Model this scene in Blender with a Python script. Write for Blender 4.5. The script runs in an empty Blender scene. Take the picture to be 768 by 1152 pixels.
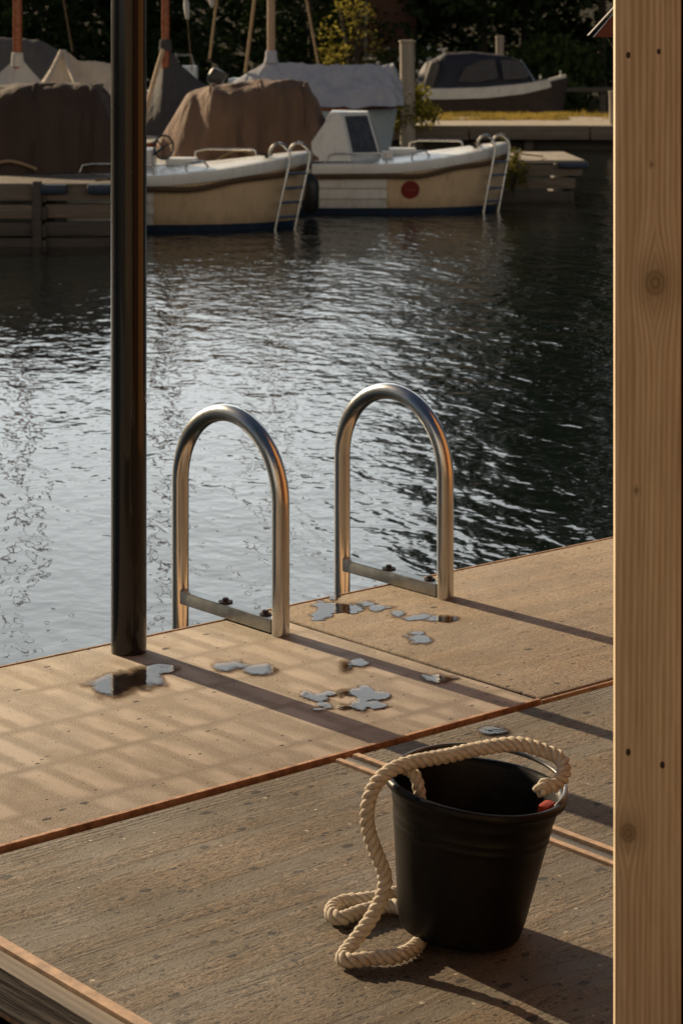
import bpy, bmesh, math, random
from math import sin, cos, pi, radians, sqrt, atan2, tan
from mathutils import Vector, Matrix, noise as mnoise

random.seed(7)
scene = bpy.context.scene
COL = scene.collection

# ------------------------------------------------------------------ camera
W_PX, H_PX = 768.0, 1152.0
F_PX = 2430.0            # focal length in photo pixels
HOR = 70.0               # photo row of the horizon
CZ = 2.10                # eye height over the water (z = 0)
DZ = 0.45                # deck level
cam_d = bpy.data.cameras.new('camera')
cam = bpy.data.objects.new('camera', cam_d); COL.objects.link(cam)
cam.location = (0, 0, CZ); cam.rotation_euler = (pi/2, 0, 0)
cam_d.sensor_fit = 'VERTICAL'; cam_d.sensor_height = 36; cam_d.sensor_width = 24
cam_d.lens = F_PX/H_PX*36
cam_d.shift_y = -(H_PX/2-HOR)/H_PX
cam_d.clip_start = 0.1; cam_d.clip_end = 3000
cam_d.dof.use_dof = True; cam_d.dof.focus_distance = 4.9; cam_d.dof.aperture_fstop = 11.0
scene.camera = cam

def G(px, py, z):        # point at height z seen in photo pixel (px, py)
    Y = F_PX*(CZ-z)/(py-HOR)
    return Vector(((px-384)*Y/F_PX, Y, z))
def Q(px, py, Y):        # point at distance Y seen in photo pixel (px, py)
    return Vector(((px-384)*Y/F_PX, Y, CZ-(py-HOR)*Y/F_PX))
def PX(px, Y): return (px-384)*Y/F_PX
def PZ(py, Y): return CZ-(py-HOR)*Y/F_PX

# ------------------------------------------------------------------ node helpers
class NT:
    def __init__(s, name):
        s.m = bpy.data.materials.new(name); s.m.use_nodes = True
        s.t = s.m.node_tree; s.t.nodes.clear()
        s.out = s.t.nodes.new('ShaderNodeOutputMaterial')
    def n(s, typ, **kw):
        nd = s.t.nodes.new(typ)
        for k, v in kw.items(): setattr(nd, k, v)
        return nd
    def set(s, sock, v):
        if hasattr(v, 'is_linked') or isinstance(v, bpy.types.NodeSocket): s.t.links.new(v, sock)
        else:
            if isinstance(v, (tuple, list)) and len(v) == 3 and sock.type == 'RGBA': v = (*v, 1)
            sock.default_value = v
    def coord(s, which='Object'):
        return s.n('ShaderNodeTexCoord').outputs[which]
    def mapping(s, vec, scale=(1,1,1), loc=(0,0,0), rot=(0,0,0)):
        m = s.n('ShaderNodeMapping'); s.set(m.inputs['Vector'], vec)
        m.inputs['Scale'].default_value = scale; m.inputs['Location'].default_value = loc; m.inputs['Rotation'].default_value = rot
        return m.outputs[0]
    def noise(s, vec, scale, detail=3, rough=.55, dist=0.0):
        n = s.n('ShaderNodeTexNoise'); s.set(n.inputs['Vector'], vec)
        n.inputs['Scale'].default_value = scale; n.inputs['Detail'].default_value = detail
        n.inputs['Roughness'].default_value = rough; n.inputs['Distortion'].default_value = dist
        return n.outputs['Fac']
    def voro(s, vec, scale, feature='F1', out='Distance', rnd=1.0):
        n = s.n('ShaderNodeTexVoronoi', feature=feature); s.set(n.inputs['Vector'], vec)
        n.inputs['Scale'].default_value = scale; n.inputs['Randomness'].default_value = rnd
        return n.outputs[out]
    def math(s, op, a, b=None, c=None, clamp=False):
        n = s.n('ShaderNodeMath', operation=op, use_clamp=clamp)
        s.set(n.inputs[0], a)
        if b is not None: s.set(n.inputs[1], b)
        if c is not None: s.set(n.inputs[2], c)
        return n.outputs[0]
    def ramp(s, f, stops, interp='LINEAR'):
        r = s.n('ShaderNodeValToRGB'); s.set(r.inputs[0], f); r.color_ramp.interpolation = interp
        el = r.color_ramp.elements
        while len(el) < len(stops): el.new(.5)
        for e, (p, c) in zip(el, stops):
            e.position = p; e.color = (c, c, c, 1) if isinstance(c, (int, float)) else (*c, 1)
        return r.outputs[0]
    def mix(s, f, a, b, blend='MIX'):
        n = s.n('ShaderNodeMix', data_type='RGBA', blend_type=blend)
        s.set(n.inputs[0], f); s.set(n.inputs[6], a); s.set(n.inputs[7], b)
        return n.outputs[2]
    def bump(s, h, dist, strength=1.0, normal=None):
        b = s.n('ShaderNodeBump'); s.set(b.inputs['Height'], h)
        b.inputs['Distance'].default_value = dist; b.inputs['Strength'].default_value = strength
        if normal is not None: s.set(b.inputs['Normal'], normal)
        return b.outputs[0]
    def principled(s, **kw):
        p = s.n('ShaderNodeBsdfPrincipled')
        for k, v in kw.items(): s.set(p.inputs[k.replace('_', ' ')], v)
        s.t.links.new(p.outputs[0], s.out.inputs[0])
        return p

def mat_paint(name, col, rough=.4, var=.12, scale=6, bump=0.0, metallic=0.0, dirt=None, spec=.5):
    t = NT(name); v = t.coord()
    n = t.noise(v, scale, 5, .6)
    c = t.mix(t.ramp(n, [(.3, 0), (.7, 1)]), tuple(x*(1-var) for x in col), tuple(min(1, x*(1+var)) for x in col))
    if dirt:
        d = t.noise(t.mapping(v, (1, 1, .35)), scale*1.7, 6, .7)
        c = t.mix(t.ramp(d, [(.55, 0), (.78, .8)]), c, dirt)
    if 'gelcoat' in name:
        sz = t.n('ShaderNodeSeparateXYZ'); t.set(sz.inputs[0], v)
        g = t.ramp(t.math('MULTIPLY_ADD', t.noise(t.mapping(v, (3, 3, 1)), 4, 5, .7), .34, t.math('SUBTRACT', sz.outputs[2], .16)), [(.02, .62), (.26, 0)])
        c = t.mix(g, c, tuple(x*.42 for x in dirt))
        sk = t.ramp(t.noise(t.mapping(v, (7, 7, .6)), 3, 4, .7), [(.56, 0), (.74, .35)])
        c = t.mix(sk, c, tuple(x*.5 for x in dirt))
    kw = dict(Base_Color=c, Roughness=t.math('MULTIPLY_ADD', n, .25, rough-.12), Metallic=metallic)
    if bump: kw['Normal'] = t.bump(t.noise(v, scale*8, 4), bump)
    p = t.principled(**kw); p.inputs['Specular IOR Level'].default_value = spec
    return t.m

def mat_cloth(name, col, var=.18, wr=.01, weave=140, rough=.9):
    t = NT(name); v = t.coord()
    n = t.noise(v, 1.8, 5, .6); st = t.noise(t.mapping(v, (3, 3, .5)), 2.2, 4)
    f = t.math('MULTIPLY_ADD', st, .5, t.math('MULTIPLY', n, .5))
    c = t.mix(t.ramp(f, [(.32, 0), (.68, 1)]), tuple(x*(1-var) for x in col), tuple(x*(1+var) for x in col))
    h = t.math('ADD', t.math('MULTIPLY', t.noise(t.mapping(v, (1.5, 1.5, .6)), 3.5, 4, .55, .8), 1.0), t.math('MULTIPLY', t.noise(v, weave, 1), .03))
    t.principled(Base_Color=c, Roughness=rough, Normal=t.bump(h, wr*4), **{})
    return t.m

def mat_wood(name, col_a, col_b, axis='Z', scale=1.0, rough=.75, weather=0.0, bump=.002, knots=()):
    """grain runs along axis; knots = list of (u, w, size) on the face seen"""
    t = NT(name); v = t.coord()
    st = {'X': (.06, 1, 1), 'Y': (1, .06, 1), 'Z': (1, 1, .06)}[axis]
    vv = t.mapping(v, tuple(x*scale for x in st))
    kd = None
    if knots:
        sep = t.n('ShaderNodeSeparateXYZ'); t.set(sep.inputs[0], v)
        push = None
        for (u, w, s) in knots:
            dx = t.math('SUBTRACT', sep.outputs[0], u); dz = t.math('SUBTRACT', sep.outputs[2], w)
            r2 = t.math('ADD', t.math('POWER', t.math('DIVIDE', dx, s), 2.0), t.math('POWER', t.math('DIVIDE', dz, s*1.25), 2.0))
            e = t.math('EXPONENT', t.math('MULTIPLY', t.math('ADD', t.math('POWER', t.math('DIVIDE', dx, s*1.6), 2.0), t.math('POWER', t.math('DIVIDE', dz, s*3.2), 2.0)), -1.0))
            p = t.math('MULTIPLY', e, t.math('MULTIPLY', t.math('SIGN', dx), s*1.1))
            push = p if push is None else t.math('ADD', push, p)
            core = t.math('SQRT', r2)
            kd = core if kd is None else t.math('MINIMUM', kd, core)
        cmb = t.n('ShaderNodeCombineXYZ'); t.set(cmb.inputs[0], t.math('SUBTRACT', sep.outputs[0], push))
        t.set(cmb.inputs[1], sep.outputs[1]); t.set(cmb.inputs[2], sep.outputs[2])
        vv = t.mapping(cmb.outputs[0], tuple(x*scale for x in st))
    warp = t.noise(vv, 9, 2, .5)
    fine = t.noise(vv, 160, 3, .6)
    sepg = t.n('ShaderNodeSeparateXYZ'); t.set(sepg.inputs[0], vv)
    cross = {'X': (1, 2), 'Y': (0, 2), 'Z': (0, 1)}[axis]
    u = t.math('ADD', sepg.outputs[cross[0]], t.math('MULTIPLY', sepg.outputs[cross[1]], .6))
    ring = t.math('SINE', t.math('MULTIPLY_ADD', u, 620, t.math('MULTIPLY', warp, 34)))
    ring = t.math('MULTIPLY_ADD', ring, .5, .5)
    f = t.math('ADD', t.math('MULTIPLY', ring, .30), t.math('MULTIPLY', fine, .75))
    blot = t.noise(vv, 14, 3, .6)
    f = t.math('ADD', f, t.math('MULTIPLY_ADD', blot, 1.2, -.6))
    c = t.mix(t.ramp(f, [(.2, 0), (.85, 1)]), col_b, col_a)
    if weather:
        w = t.noise(t.mapping(v, st), 30, 4, .7)
        c = t.mix(t.math('MULTIPLY', t.ramp(w, [(.4, 0), (.65, 1)]), weather), c, (.09, .085, .075))
    h = t.math('ADD', t.math('MULTIPLY', ring, .35), fine)
    if kd is not None:
        kr = t.math('MULTIPLY_ADD', t.math('SINE', t.math('MULTIPLY', kd, 15)), .25, .6)
        kc = t.mix(kr, tuple(x*.30 for x in col_b), tuple(x*.85 for x in col_b))
        c = t.mix(t.math('MULTIPLY', t.ramp(kd, [(.0, 1), (1.0, 0)], 'EASE'), .0), c, kc)
        halo = t.ramp(t.math('DIVIDE', kd, 3.0), [(.25, .55), (.85, 0)])
        c = t.mix(halo, c, tuple(x*.62 for x in col_b))
        c = t.mix(t.ramp(kd, [(.6, 1), (1.0, 0)]), c, kc)
    t.principled(Base_Color=c, Roughness=rough, Normal=t.bump(h, bump))
    return t.m

# ------------------------------------------------------------------ mesh helpers
class MB:
    def __init__(s): s.bm = bmesh.new()
    def box(s, c, size, rz=0, rx=0, ry=0, bevel=0):
        m = Matrix.Translation(c) @ Matrix.Rotation(rz, 4, 'Z') @ Matrix.Rotation(ry, 4, 'Y') @ Matrix.Rotation(rx, 4, 'X') @ Matrix.Diagonal((*size, 1))
        r = bmesh.ops.create_cube(s.bm, size=1, matrix=m)
        if bevel:
            es = list({e for v in r['verts'] for e in v.link_edges})
            bmesh.ops.bevel(s.bm, geom=es, offset=bevel, segments=2, profile=.6, affect='EDGES')
        return s
    def poly_prism(s, pts, z0, z1):
        bot = [s.bm.verts.new((x, y, z0)) for x, y in pts]; top = [s.bm.verts.new((x, y, z1)) for x, y in pts]
        n = len(pts); s.bm.faces.new(top); s.bm.faces.new(bot[::-1])
        for i in range(n): s.bm.faces.new((bot[i], bot[(i+1) % n], top[(i+1) % n], top[i]))
        return s
    def face(s, pts):
        s.bm.faces.new([s.bm.verts.new(p) for p in pts]); return s
    def loft(s, rings, closed=True, cap0=False, cap1=False):
        vs = [[s.bm.verts.new(p) for p in r] for r in rings]
        for a, b in zip(vs, vs[1:]):
            n = len(a)
            for i in range(n if closed else n-1):
                j = (i+1) % n
                try: s.bm.faces.new((a[i], a[j], b[j], b[i]))
                except ValueError: pass
        if cap0: s.bm.faces.new(vs[0][::-1])
        if cap1: s.bm.faces.new(vs[-1])
        return s
    def tube(s, path, r, seg=10, cap=True, twist=None):
        path = [Vector(p) for p in path]; n = len(path)
        rings = []; up = None
        for i, p in enumerate(path):
            d = (path[min(i+1, n-1)]-path[max(i-1, 0)]).normalized()
            if up is None:
                up = d.orthogonal().normalized()
            else:
                up = (up-d*up.dot(d))
                up = up.normalized() if up.length > 1e-6 else d.orthogonal().normalized()
            side = d.cross(up)
            rr = r[i] if isinstance(r, (list, tuple)) else r
            rings.append([p+(up*cos(2*pi*k/seg)+side*sin(2*pi*k/seg))*rr for k in range(seg)])
        return s.loft(rings, True, cap, cap)
    def rope(s, path, R, lead, strands=3, seg=7, step=None):
        """laid rope: strands wound round the path"""
        path = resample(path, step or lead/10)
        n = len(path); up = None; L = 0
        frames = []
        for i, p in enumerate(path):
            d = (path[min(i+1, n-1)]-path[max(i-1, 0)]).normalized()
            up = d.orthogonal().normalized() if up is None else (up-d*up.dot(d)).normalized()
            if i: L += (p-path[i-1]).length
            frames.append((p, up.copy(), d.cross(up), L))
        for k in range(strands):
            pts = []
            for (p, u, sd, l) in frames:
                a = 2*pi*(l/lead+k/strands)
                pts.append(p+(u*cos(a)+sd*sin(a))*R*.585)
            s.tube(pts, R*.43, seg)
        return s
    def lathe(s, prof, seg=48, c=(0, 0, 0), close=False):
        rings = [[(c[0]+r*cos(2*pi*k/seg), c[1]+r*sin(2*pi*k/seg), c[2]+z) for k in range(seg)] for r, z in prof]
        if close: rings.append(rings[0])
        return s.loft(rings)
    def build(s, name, mat, parent=None, smooth=False, angle=40, weld=False):
        if weld: bmesh.ops.remove_doubles(s.bm, verts=s.bm.verts, dist=1e-5)
        bmesh.ops.recalc_face_normals(s.bm, faces=s.bm.faces)
        me = bpy.data.meshes.new(name); s.bm.to_mesh(me); s.bm.free()
        for m in (mat if isinstance(mat, (list, tuple)) else [mat]): me.materials.append(m)
        if smooth:
            for p in me.polygons: p.use_smooth = True
            me.set_sharp_from_angle(angle=radians(angle))
        o = bpy.data.objects.new(name, me); COL.objects.link(o)
        if parent: o.parent = parent
        return o

def resample(path, step):
    path = [Vector(p) for p in path]
    out = []
    n = len(path)
    for i in range(n-1):                     # Catmull-Rom
        p0 = path[max(i-1, 0)]; p1 = path[i]; p2 = path[i+1]; p3 = path[min(i+2, n-1)]
        m = max(2, int((p2-p1).length/step))
        for k in range(m):
            t = k/m
            out.append(.5*((2*p1)+(p2-p0)*t+(2*p0-5*p1+4*p2-p3)*t*t+(3*p1-p0-3*p2+p3)*t**3))
    out.append(path[-1])
    return out

def tag(o, label, cat, group=None, kind=None):
    o['label'] = label
    o['category'] = cat
    if group: o['group'] = group
    if kind: o['kind'] = kind
    return o
def thing(name, label, cat, loc=(0, 0, 0), rz=0, group=None):
    o = bpy.data.objects.new(name, None); COL.objects.link(o)
    o.location = loc; o.rotation_euler = (0, 0, rz); o.empty_display_size = .1
    return tag(o, label, cat, group)
def structure(o, label, cat): return tag(o, label, cat, None, 'structure')
def copy_tree(o, parent=None):
    c = o.copy(); COL.objects.link(c)
    if parent: c.parent = parent
    for ch in [x for x in bpy.data.objects if x.parent == o]: copy_tree(ch, c)
    return c

# ------------------------------------------------------------------ sun and sky
SUN_EL = radians(22); SUN_AZ = (-.667, .745)
S_DIR = Vector((SUN_AZ[0]*cos(SUN_EL), SUN_AZ[1]*cos(SUN_EL), sin(SUN_EL))).normalized()
sd = bpy.data.lights.new('sun', 'SUN'); sd.energy = 5.0; sd.angle = radians(.5); sd.color = (1.0, .77, .49)
sun = bpy.data.objects.new('sun', sd); COL.objects.link(sun)
sun.rotation_euler = S_DIR.to_track_quat('Z', 'Y').to_euler(); sun.location = (-20, 25, 20)
world = bpy.data.worlds.new('World'); scene.world = world; world.use_nodes = True
wt = world.node_tree; wt.nodes.clear()
sky = wt.nodes.new('ShaderNodeTexSky'); sky.sky_type = 'NISHITA'; sky.sun_disc = False
sky.sun_elevation = SUN_EL; sky.sun_rotation = atan2(SUN_AZ[0], SUN_AZ[1])
sky.air_density = 1.0; sky.dust_density = 2.5; sky.ozone_density = 1.6
bg = wt.nodes.new('ShaderNodeBackground'); bg.inputs[1].default_value = .03
wo = wt.nodes.new('ShaderNodeOutputWorld')
# unseen bright clouds added low in the sky for reflection and fill
def wn(typ, **kw):
    n = wt.nodes.new(typ)
    for k_, v_ in kw.items(): setattr(n, k_, v_)
    return n
def wmath(op, a, b=None, clamp=False):
    n = wn('ShaderNodeMath', operation=op, use_clamp=clamp)
    for i_, v_ in enumerate((a, b)):
        if v_ is None: continue
        if isinstance(v_, (int, float)): n.inputs[i_].default_value = v_
        else: wt.links.new(v_, n.inputs[i_])
    return n.outputs[0]
tc = wn('ShaderNodeTexCoord').outputs['Generated']
sp = wn('ShaderNodeSeparateXYZ'); wt.links.new(tc, sp.inputs[0])
az = wmath('ARCTAN2', sp.outputs[0], sp.outputs[1])
nz = wn('ShaderNodeTexNoise'); wt.links.new(tc, nz.inputs['Vector']); nz.inputs['Scale'].default_value = 3.2; nz.inputs['Detail'].default_value = 5
nf = wmath('MULTIPLY_ADD', nz.outputs['Fac'], .9); nf.node.inputs[2].default_value = -.45
def added_cloud(prev, az0, az_half, z0, z_half, soft, col):
    dz = wmath('DIVIDE', wmath('ABSOLUTE', wmath('SUBTRACT', sp.outputs[2], z0)), z_half)
    turn = wmath('SUBTRACT', az, az0)
    turn = wmath('ABSOLUTE', wmath('ARCTAN2', wmath('SINE', turn), wmath('COSINE', turn)))
    da = wmath('DIVIDE', turn, az_half)
    f = wmath('MULTIPLY', wmath('SUBTRACT', 1.0, wmath('MAXIMUM', dz, da)), soft)
    cm = wmath('ADD', f, nf, True)
    mx = wn('ShaderNodeMix', data_type='RGBA'); wt.links.new(cm, mx.inputs[0]); wt.links.new(prev, mx.inputs[6]); mx.inputs[7].default_value = (*col, 1)
    return mx.outputs[2]
BG = .03
c1 = added_cloud(sky.outputs[0], -.10, .62, .30, .30, 3.0, tuple(v/BG for v in (1.02, 1.07, 1.07)))  # bright bank added ahead for the water to reflect
c2 = added_cloud(c1, 3.0, 1.25, .24, .26, 3.0, tuple(v/BG for v in (.54, .47, .38)))  # warm bank added behind the viewer as fill for the boat fronts
wt.links.new(c2, bg.inputs[0]); wt.links.new(bg.outputs[0], wo.inputs[0])
scene.view_settings.view_transform = 'Standard'; scene.view_settings.look = 'None'
scene.view_settings.gamma = 1; scene.view_settings.exposure = 0.55; scene.view_settings.use_curve_mapping = False
scene.render.engine = 'CYCLES'
scene.cycles.use_denoising = True
scene.cycles.max_bounces = 6; scene.cycles.diffuse_bounces = 3; scene.cycles.glossy_bounces = 4
scene.cycles.caustics_reflective = False; scene.cycles.caustics_refractive = False
scene.cycles.sample_clamp_indirect = 6

# ------------------------------------------------------------------ materials
def mat_concrete(name, col, dark, kind):
    """deck slab; object x runs along the water's edge, y towards the water"""
    t = NT(name); v = t.coord()
    big = t.noise(v, 2.1, 6, .68); mid = t.noise(v, 19, 6, .75); fine = t.noise(v, 230, 4, .75)
    f = t.math('ADD', t.math('MULTIPLY', big, .5), t.math('MULTIPLY', mid, .5))
    c = t.mix(t.ramp(f, [(.38, 0), (.62, 1)]), dark, col)
    c = t.mix(t.math('MULTIPLY', t.ramp(fine, [(.38, 1), (.54, 0)]), .78), c, tuple(x*.34 for x in dark))
    c = t.mix(t.math('MULTIPLY', t.ramp(fine, [(.56, 0), (.72, 1)]), .45), c, tuple(min(1, x*1.55) for x in col))
    h = t.math('ADD', t.math('MULTIPLY', fine, .55), t.math('MULTIPLY', mid, .55))
    sep = t.n('ShaderNodeSeparateXYZ'); t.set(sep.inputs[0], v)
    wob = t.math('MULTIPLY_ADD', mid, .024, -.012)
    x = t.math('ADD', sep.outputs[0], wob); y = t.math('ADD', sep.outputs[1], wob)
    if kind == 'basket':
        row = t.math('FRACT', t.math('DIVIDE', y, .262))
        rid = t.math('FLOOR', t.math('DIVIDE', y, .262))
        xs = t.math('ADD', x, t.math('MULTIPLY', rid, .037))
        bar = t.math('FRACT', t.math('DIVIDE', xs, .094))
        pb = t.math('MULTIPLY', t.ramp(bar, [(.0, 0), (.16, 1), (.62, 1), (.8, 0)]), t.ramp(row, [(.0, 0), (.1, 1), (.86, 1), (.97, 0)]))
        cell = t.noise(t.mapping(v, (3, 1.2, 1)), 2.5, 3)
        pb = t.math('MULTIPLY', pb, t.ramp(cell, [(.38, .0), (.6, 1)]))
        edge = t.math('MULTIPLY', t.ramp(row, [(.0, 1), (.07, 0), (.93, 0), (1.0, 1)]), t.ramp(mid, [(.4, 0), (.6, 1)]))
        c = t.mix(t.math('MULTIPLY', edge, .45), c, tuple(a*.55 for a in dark))
        c = t.mix(t.math('MULTIPLY', pb, .58), c, (.60, .52, .44))
        h = t.math('ADD', h, t.math('MULTIPLY', pb, .15))
        dist = .0036
    else:
        k = 1.0 if kind == 'broom' else .4
        st = t.noise(t.mapping(v, (.9, 9.5, 1)), 1.0, 5, .62, .12)
        worn = t.ramp(st, [(.43, 1), (.53, 0)])                     # smooth grey laitance between gritty brown bands
        c = t.mix(t.math('MULTIPLY', worn, .66*k), c, (.115, .105, .088))
        rim = t.ramp(t.math('ABSOLUTE', t.math('SUBTRACT', st, .475)), [(.0, 1), (.016, 0)])
        rim = t.math('MULTIPLY', rim, t.ramp(t.noise(v, 9, 4, .7), [(.46, 0), (.56, 1)]))
        c = t.mix(t.math('MULTIPLY', rim, .75*k), c, tuple(a*.25 for a in dark))
        stain = t.noise(t.mapping(v, (1, 1.6, 1), loc=(4, 2, 0)), 1.6, 5, .7)
        c = t.mix(t.math('MULTIPLY', t.ramp(stain, [(.38, 1), (.56, 0)]), .45*k), c, tuple(a*.5 for a in dark))
        rel = t.noise(t.mapping(v, (1, 2.2, 1)), 48, 4, .7)
        gritty = t.math('MULTIPLY_ADD', worn, -.75, 1.0)
        h = t.math('ADD', h, t.math('MULTIPLY', t.math('MULTIPLY', t.ramp(rel, [(.36, 0), (.50, 1)]), gritty), .50*k))
        h = t.math('ADD', h, t.math('MULTIPLY', t.math('SUBTRACT', st, t.math('MULTIPLY', rim, .3)), .9*k))
        c = t.mix(t.math('MULTIPLY', t.math('MULTIPLY', t.ramp(rel, [(.36, 1), (.44, 0)]), gritty), .6*k), c, tuple(a*.3 for a in dark))
        dist = .0068 if kind == 'broom' else .0045
        if kind == 'broom':
            band = t.ramp(t.math('MULTIPLY_ADD', sep.outputs[1], 10.0, 12.9), [(.0, 0), (.35, 1)])
            rid = t.math('MULTIPLY_ADD', t.math('SINE', t.math('MULTIPLY', y, 420)), .5, .5)
            c = t.mix(t.math('MULTIPLY', band, t.math('MULTIPLY_ADD', rid, .35, .35)), c, (.10, .092, .08))
            h = t.math('ADD', h, t.math('MULTIPLY', band, t.math('MULTIPLY', rid, .25)))
    # blow-holes and chips
    for (sc_, lim0, k0) in ((17, {'basket': .95, 'broom': .70, 'sand': .90}[kind], 1.0), (42, {'basket': .92, 'broom': .52, 'sand': .80}[kind], 1.0), (85, {'basket': .93, 'broom': .55, 'sand': .80}[kind], .9)):
        pv = t.mapping(v, (1, 1.5, 1), loc=(.3*sc_, .1, 0))
        pd = t.voro(pv, sc_); pr = t.voro(pv, sc_, out='Color')
        psep = t.n('ShaderNodeSeparateColor'); t.set(psep.inputs[0], pr)
        rad = t.math('MULTIPLY_ADD', psep.outputs[1], .17, .10)
        warp = t.math('MULTIPLY_ADD', t.noise(v, 95, 3), .30, -.15)
        pit = t.math('MULTIPLY', t.math('LESS_THAN', t.math('ADD', pd, warp), rad), t.math('GREATER_THAN', psep.outputs[0], lim0))
        c = t.mix(t.math('MULTIPLY', pit, .95*k0), c, tuple(a*.08 for a in dark))
        h = t.math('SUBTRACT', h, t.math('MULTIPLY', pit, 1.0))
    cd = t.voro(v, 31); cr = t.n('ShaderNodeSeparateColor'); t.set(cr.inputs[0], t.voro(v, 31, out='Color'))
    chip = t.math('MULTIPLY', t.math('LESS_THAN', t.math('ADD', cd, warp), .12), t.math('GREATER_THAN', cr.outputs[0], .88))
    c = t.mix(t.math('MULTIPLY', chip, .55), c, (.58, .50, .40))
    h = t.math('ADD', h, t.math('MULTIPLY', chip, .5))
    wet = t.noise(v, 2.6, 4, .6)
    t.principled(Base_Color=c, Roughness=t.ramp(wet, [(.3, .66), (.6, .9)]), Normal=t.bump(h, dist))
    return t.m

M = {}
M['slab_pale'] = mat_concrete('pale_concrete', (.415, .35, .275), (.315, .265, .205), 'basket')
M['slab_sand'] = mat_concrete('sandy_concrete', (.42, .335, .24), (.31, .24, .17), 'sand')
M['slab_rough'] = mat_concrete('rough_concrete', (.22, .158, .098), (.135, .10, .066), 'broom')
def mat_rust():
    t = NT('rusty_steel'); v = t.coord()
    a = t.noise(v, 25, 6, .7); b = t.noise(v, 160, 3)
    c = t.ramp(a, [(.3, (.12, .06, .035)), (.48, (.34, .18, .10)), (.62, (.48, .29, .18)), (.75, (.22, .12, .075))])
    t.principled(Base_Color=c, Roughness=.75, Metallic=.15, Normal=t.bump(b, .0015)); return t.m
M['rust'] = mat_rust()
M['tan_edge'] = mat_paint('tan_edging', (.42, .28, .18), .7, .35, 30, .001, dirt=(.15, .10, .07))
def mat_steel():
    t = NT('brushed_steel'); v = t.coord()
    n = t.noise(t.mapping(v, (1, 1, .05)), 300, 2); g = t.noise(v, 9, 4)
    t.principled(Base_Color=t.mix(g, (.50, .49, .47), (.62, .61, .59)), Metallic=1.0,
                 Roughness=t.math('MULTIPLY_ADD', n, .07, t.math('MULTIPLY_ADD', g, .12, .13)), Normal=t.bump(n, .0001)); return t.m
M['steel'] = mat_steel()
M['galv'] = mat_paint('galvanised_steel', (.42, .44, .44), .42, .2, 20, .0005, .8)
M['wire'] = mat_paint('dull_wire', (.13, .125, .12), .38, .3, 40, 0, .9)
M['chrome'] = mat_paint('chrome_rail', (.46, .45, .43), .25, .05, 8, 0, 1.0)
M['bolt'] = mat_paint('dark_bolt', (.06, .05, .045), .6, .3, 60, .001, .4)
def mat_blackpaint():
    t = NT('black_gloss_paint'); v = t.coord()
    n = t.noise(t.mapping(v, (1, 1, .3)), 40, 4); sp = t.voro(t.mapping(v, (1, 1, .6)), 90)
    c = t.mix(t.math('MULTIPLY', t.ramp(sp, [(.03, 1), (.09, 0)]), .35), (.008, .008, .009), (.10, .09, .08))
    p = t.principled(Base_Color=c, Roughness=t.math('MULTIPLY_ADD', n, .1, .24), Normal=t.bump(n, .0002)); p.inputs['Specular IOR Level'].default_value = .25; p.inputs['Coat Weight'].default_value = .7; p.inputs['Coat Roughness'].default_value = .05; p.inputs['Coat IOR'].default_value = 1.4; return t.m
M['blackpaint'] = mat_blackpaint()
def mat_rubber():
    t = NT('black_rubber'); v = t.coord()
    d = t.noise(t.mapping(v, (1, 1, .4)), 16, 5, .65); s = t.noise(t.mapping(v, (1, 1, 4)), 60, 4, .7)
    c = t.mix(t.ramp(t.math('MULTIPLY_ADD', s, .4, t.math('MULTIPLY', d, .6)), [(.45, 0), (.72, .55)]), (.0045, .0042, .0042), (.022, .017, .012))
    p = t.principled(Base_Color=c, Roughness=t.math('MULTIPLY_ADD', d, .3, .26), Normal=t.bump(s, .0006)); p.inputs['Specular IOR Level'].default_value = .18; return t.m
M['rubber'] = mat_rubber()
M['lantern_red'] = mat_paint('dull_red_paint', (.10, .014, .010), .5, .2, 40)
M['red_plastic'] = mat_paint('red_plastic', (.34, .04, .014), .65, .2, 40, spec=.2)
def mat_rope(name, a, b):
    t = NT(name); v = t.coord()
    n = t.noise(v, 90, 4, .7); fi = t.noise(v, 700, 2, .7)
    c = t.mix(t.ramp(n, [(.35, 0), (.65, 1)]), b, a)
    p = t.principled(Base_Color=c, Roughness=.95, Normal=t.bump(t.math('ADD', fi, t.math('MULTIPLY', n, .5)), .0022))
    p.inputs['Specular IOR Level'].default_value = .2
    return t.m
M['rope'] = mat_rope('cotton_rope', (.76, .69, .58), (.56, .48, .37))
M['rope_tan'] = mat_rope('tan_rope', (.40, .29, .17), (.28, .19, .11))
M['rope_brown'] = mat_rope('coir_rope', (.17, .11, .065), (.09, .06, .04))
M['old_timber'] = mat_wood('weathered_timber', (.25, .20, .15), (.12, .095, .07), 'X', .6, .85, .6, .006)
M['old_timber_y'] = mat_wood('weathered_fascia', (.25, .21, .17), (.14, .115, .09), 'Y', .6, .85, .5, .004)
M['old_timber_v'] = mat_wood('weathered_pile', (.48, .41, .33), (.25, .21, .16), 'Z', .5, .85, .35, .006)
M['dark_timber'] = mat_wood('dark_wet_timber', (.09, .07, .05), (.04, .032, .026), 'X', .6, .7, .5, .006)
M['cedar'] = mat_wood('cedar_boards', (.58, .29, .11), (.40, .18, .065), 'Z', .35, .65, .0, .002)
M['brown_boards'] = mat_wood('brown_boards', (.36, .26, .17), (.25, .17, .10), 'Z', .35, .65, .0, .002)
M['dark_jamb'] = mat_wood('dark_shaded_timber', (.055, .026, .014), (.028, .013, .008), 'Z', .5, .6, 0, .001)  # the jamb's shade is put into this dark brown
M['varnish'] = mat_paint('varnished_mast', (.24, .065, .018), .25, .3, 14)
M['mast_pale'] = mat_wood('pale_spruce_mast', (.50, .34, .22), (.34, .21, .13), 'Z', .4, .45, 0, .001)
M['gel_white'] = mat_paint('white_gelcoat', (.68, .68, .65), .28, .06, 3, dirt=(.48, .44, .36))
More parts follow.
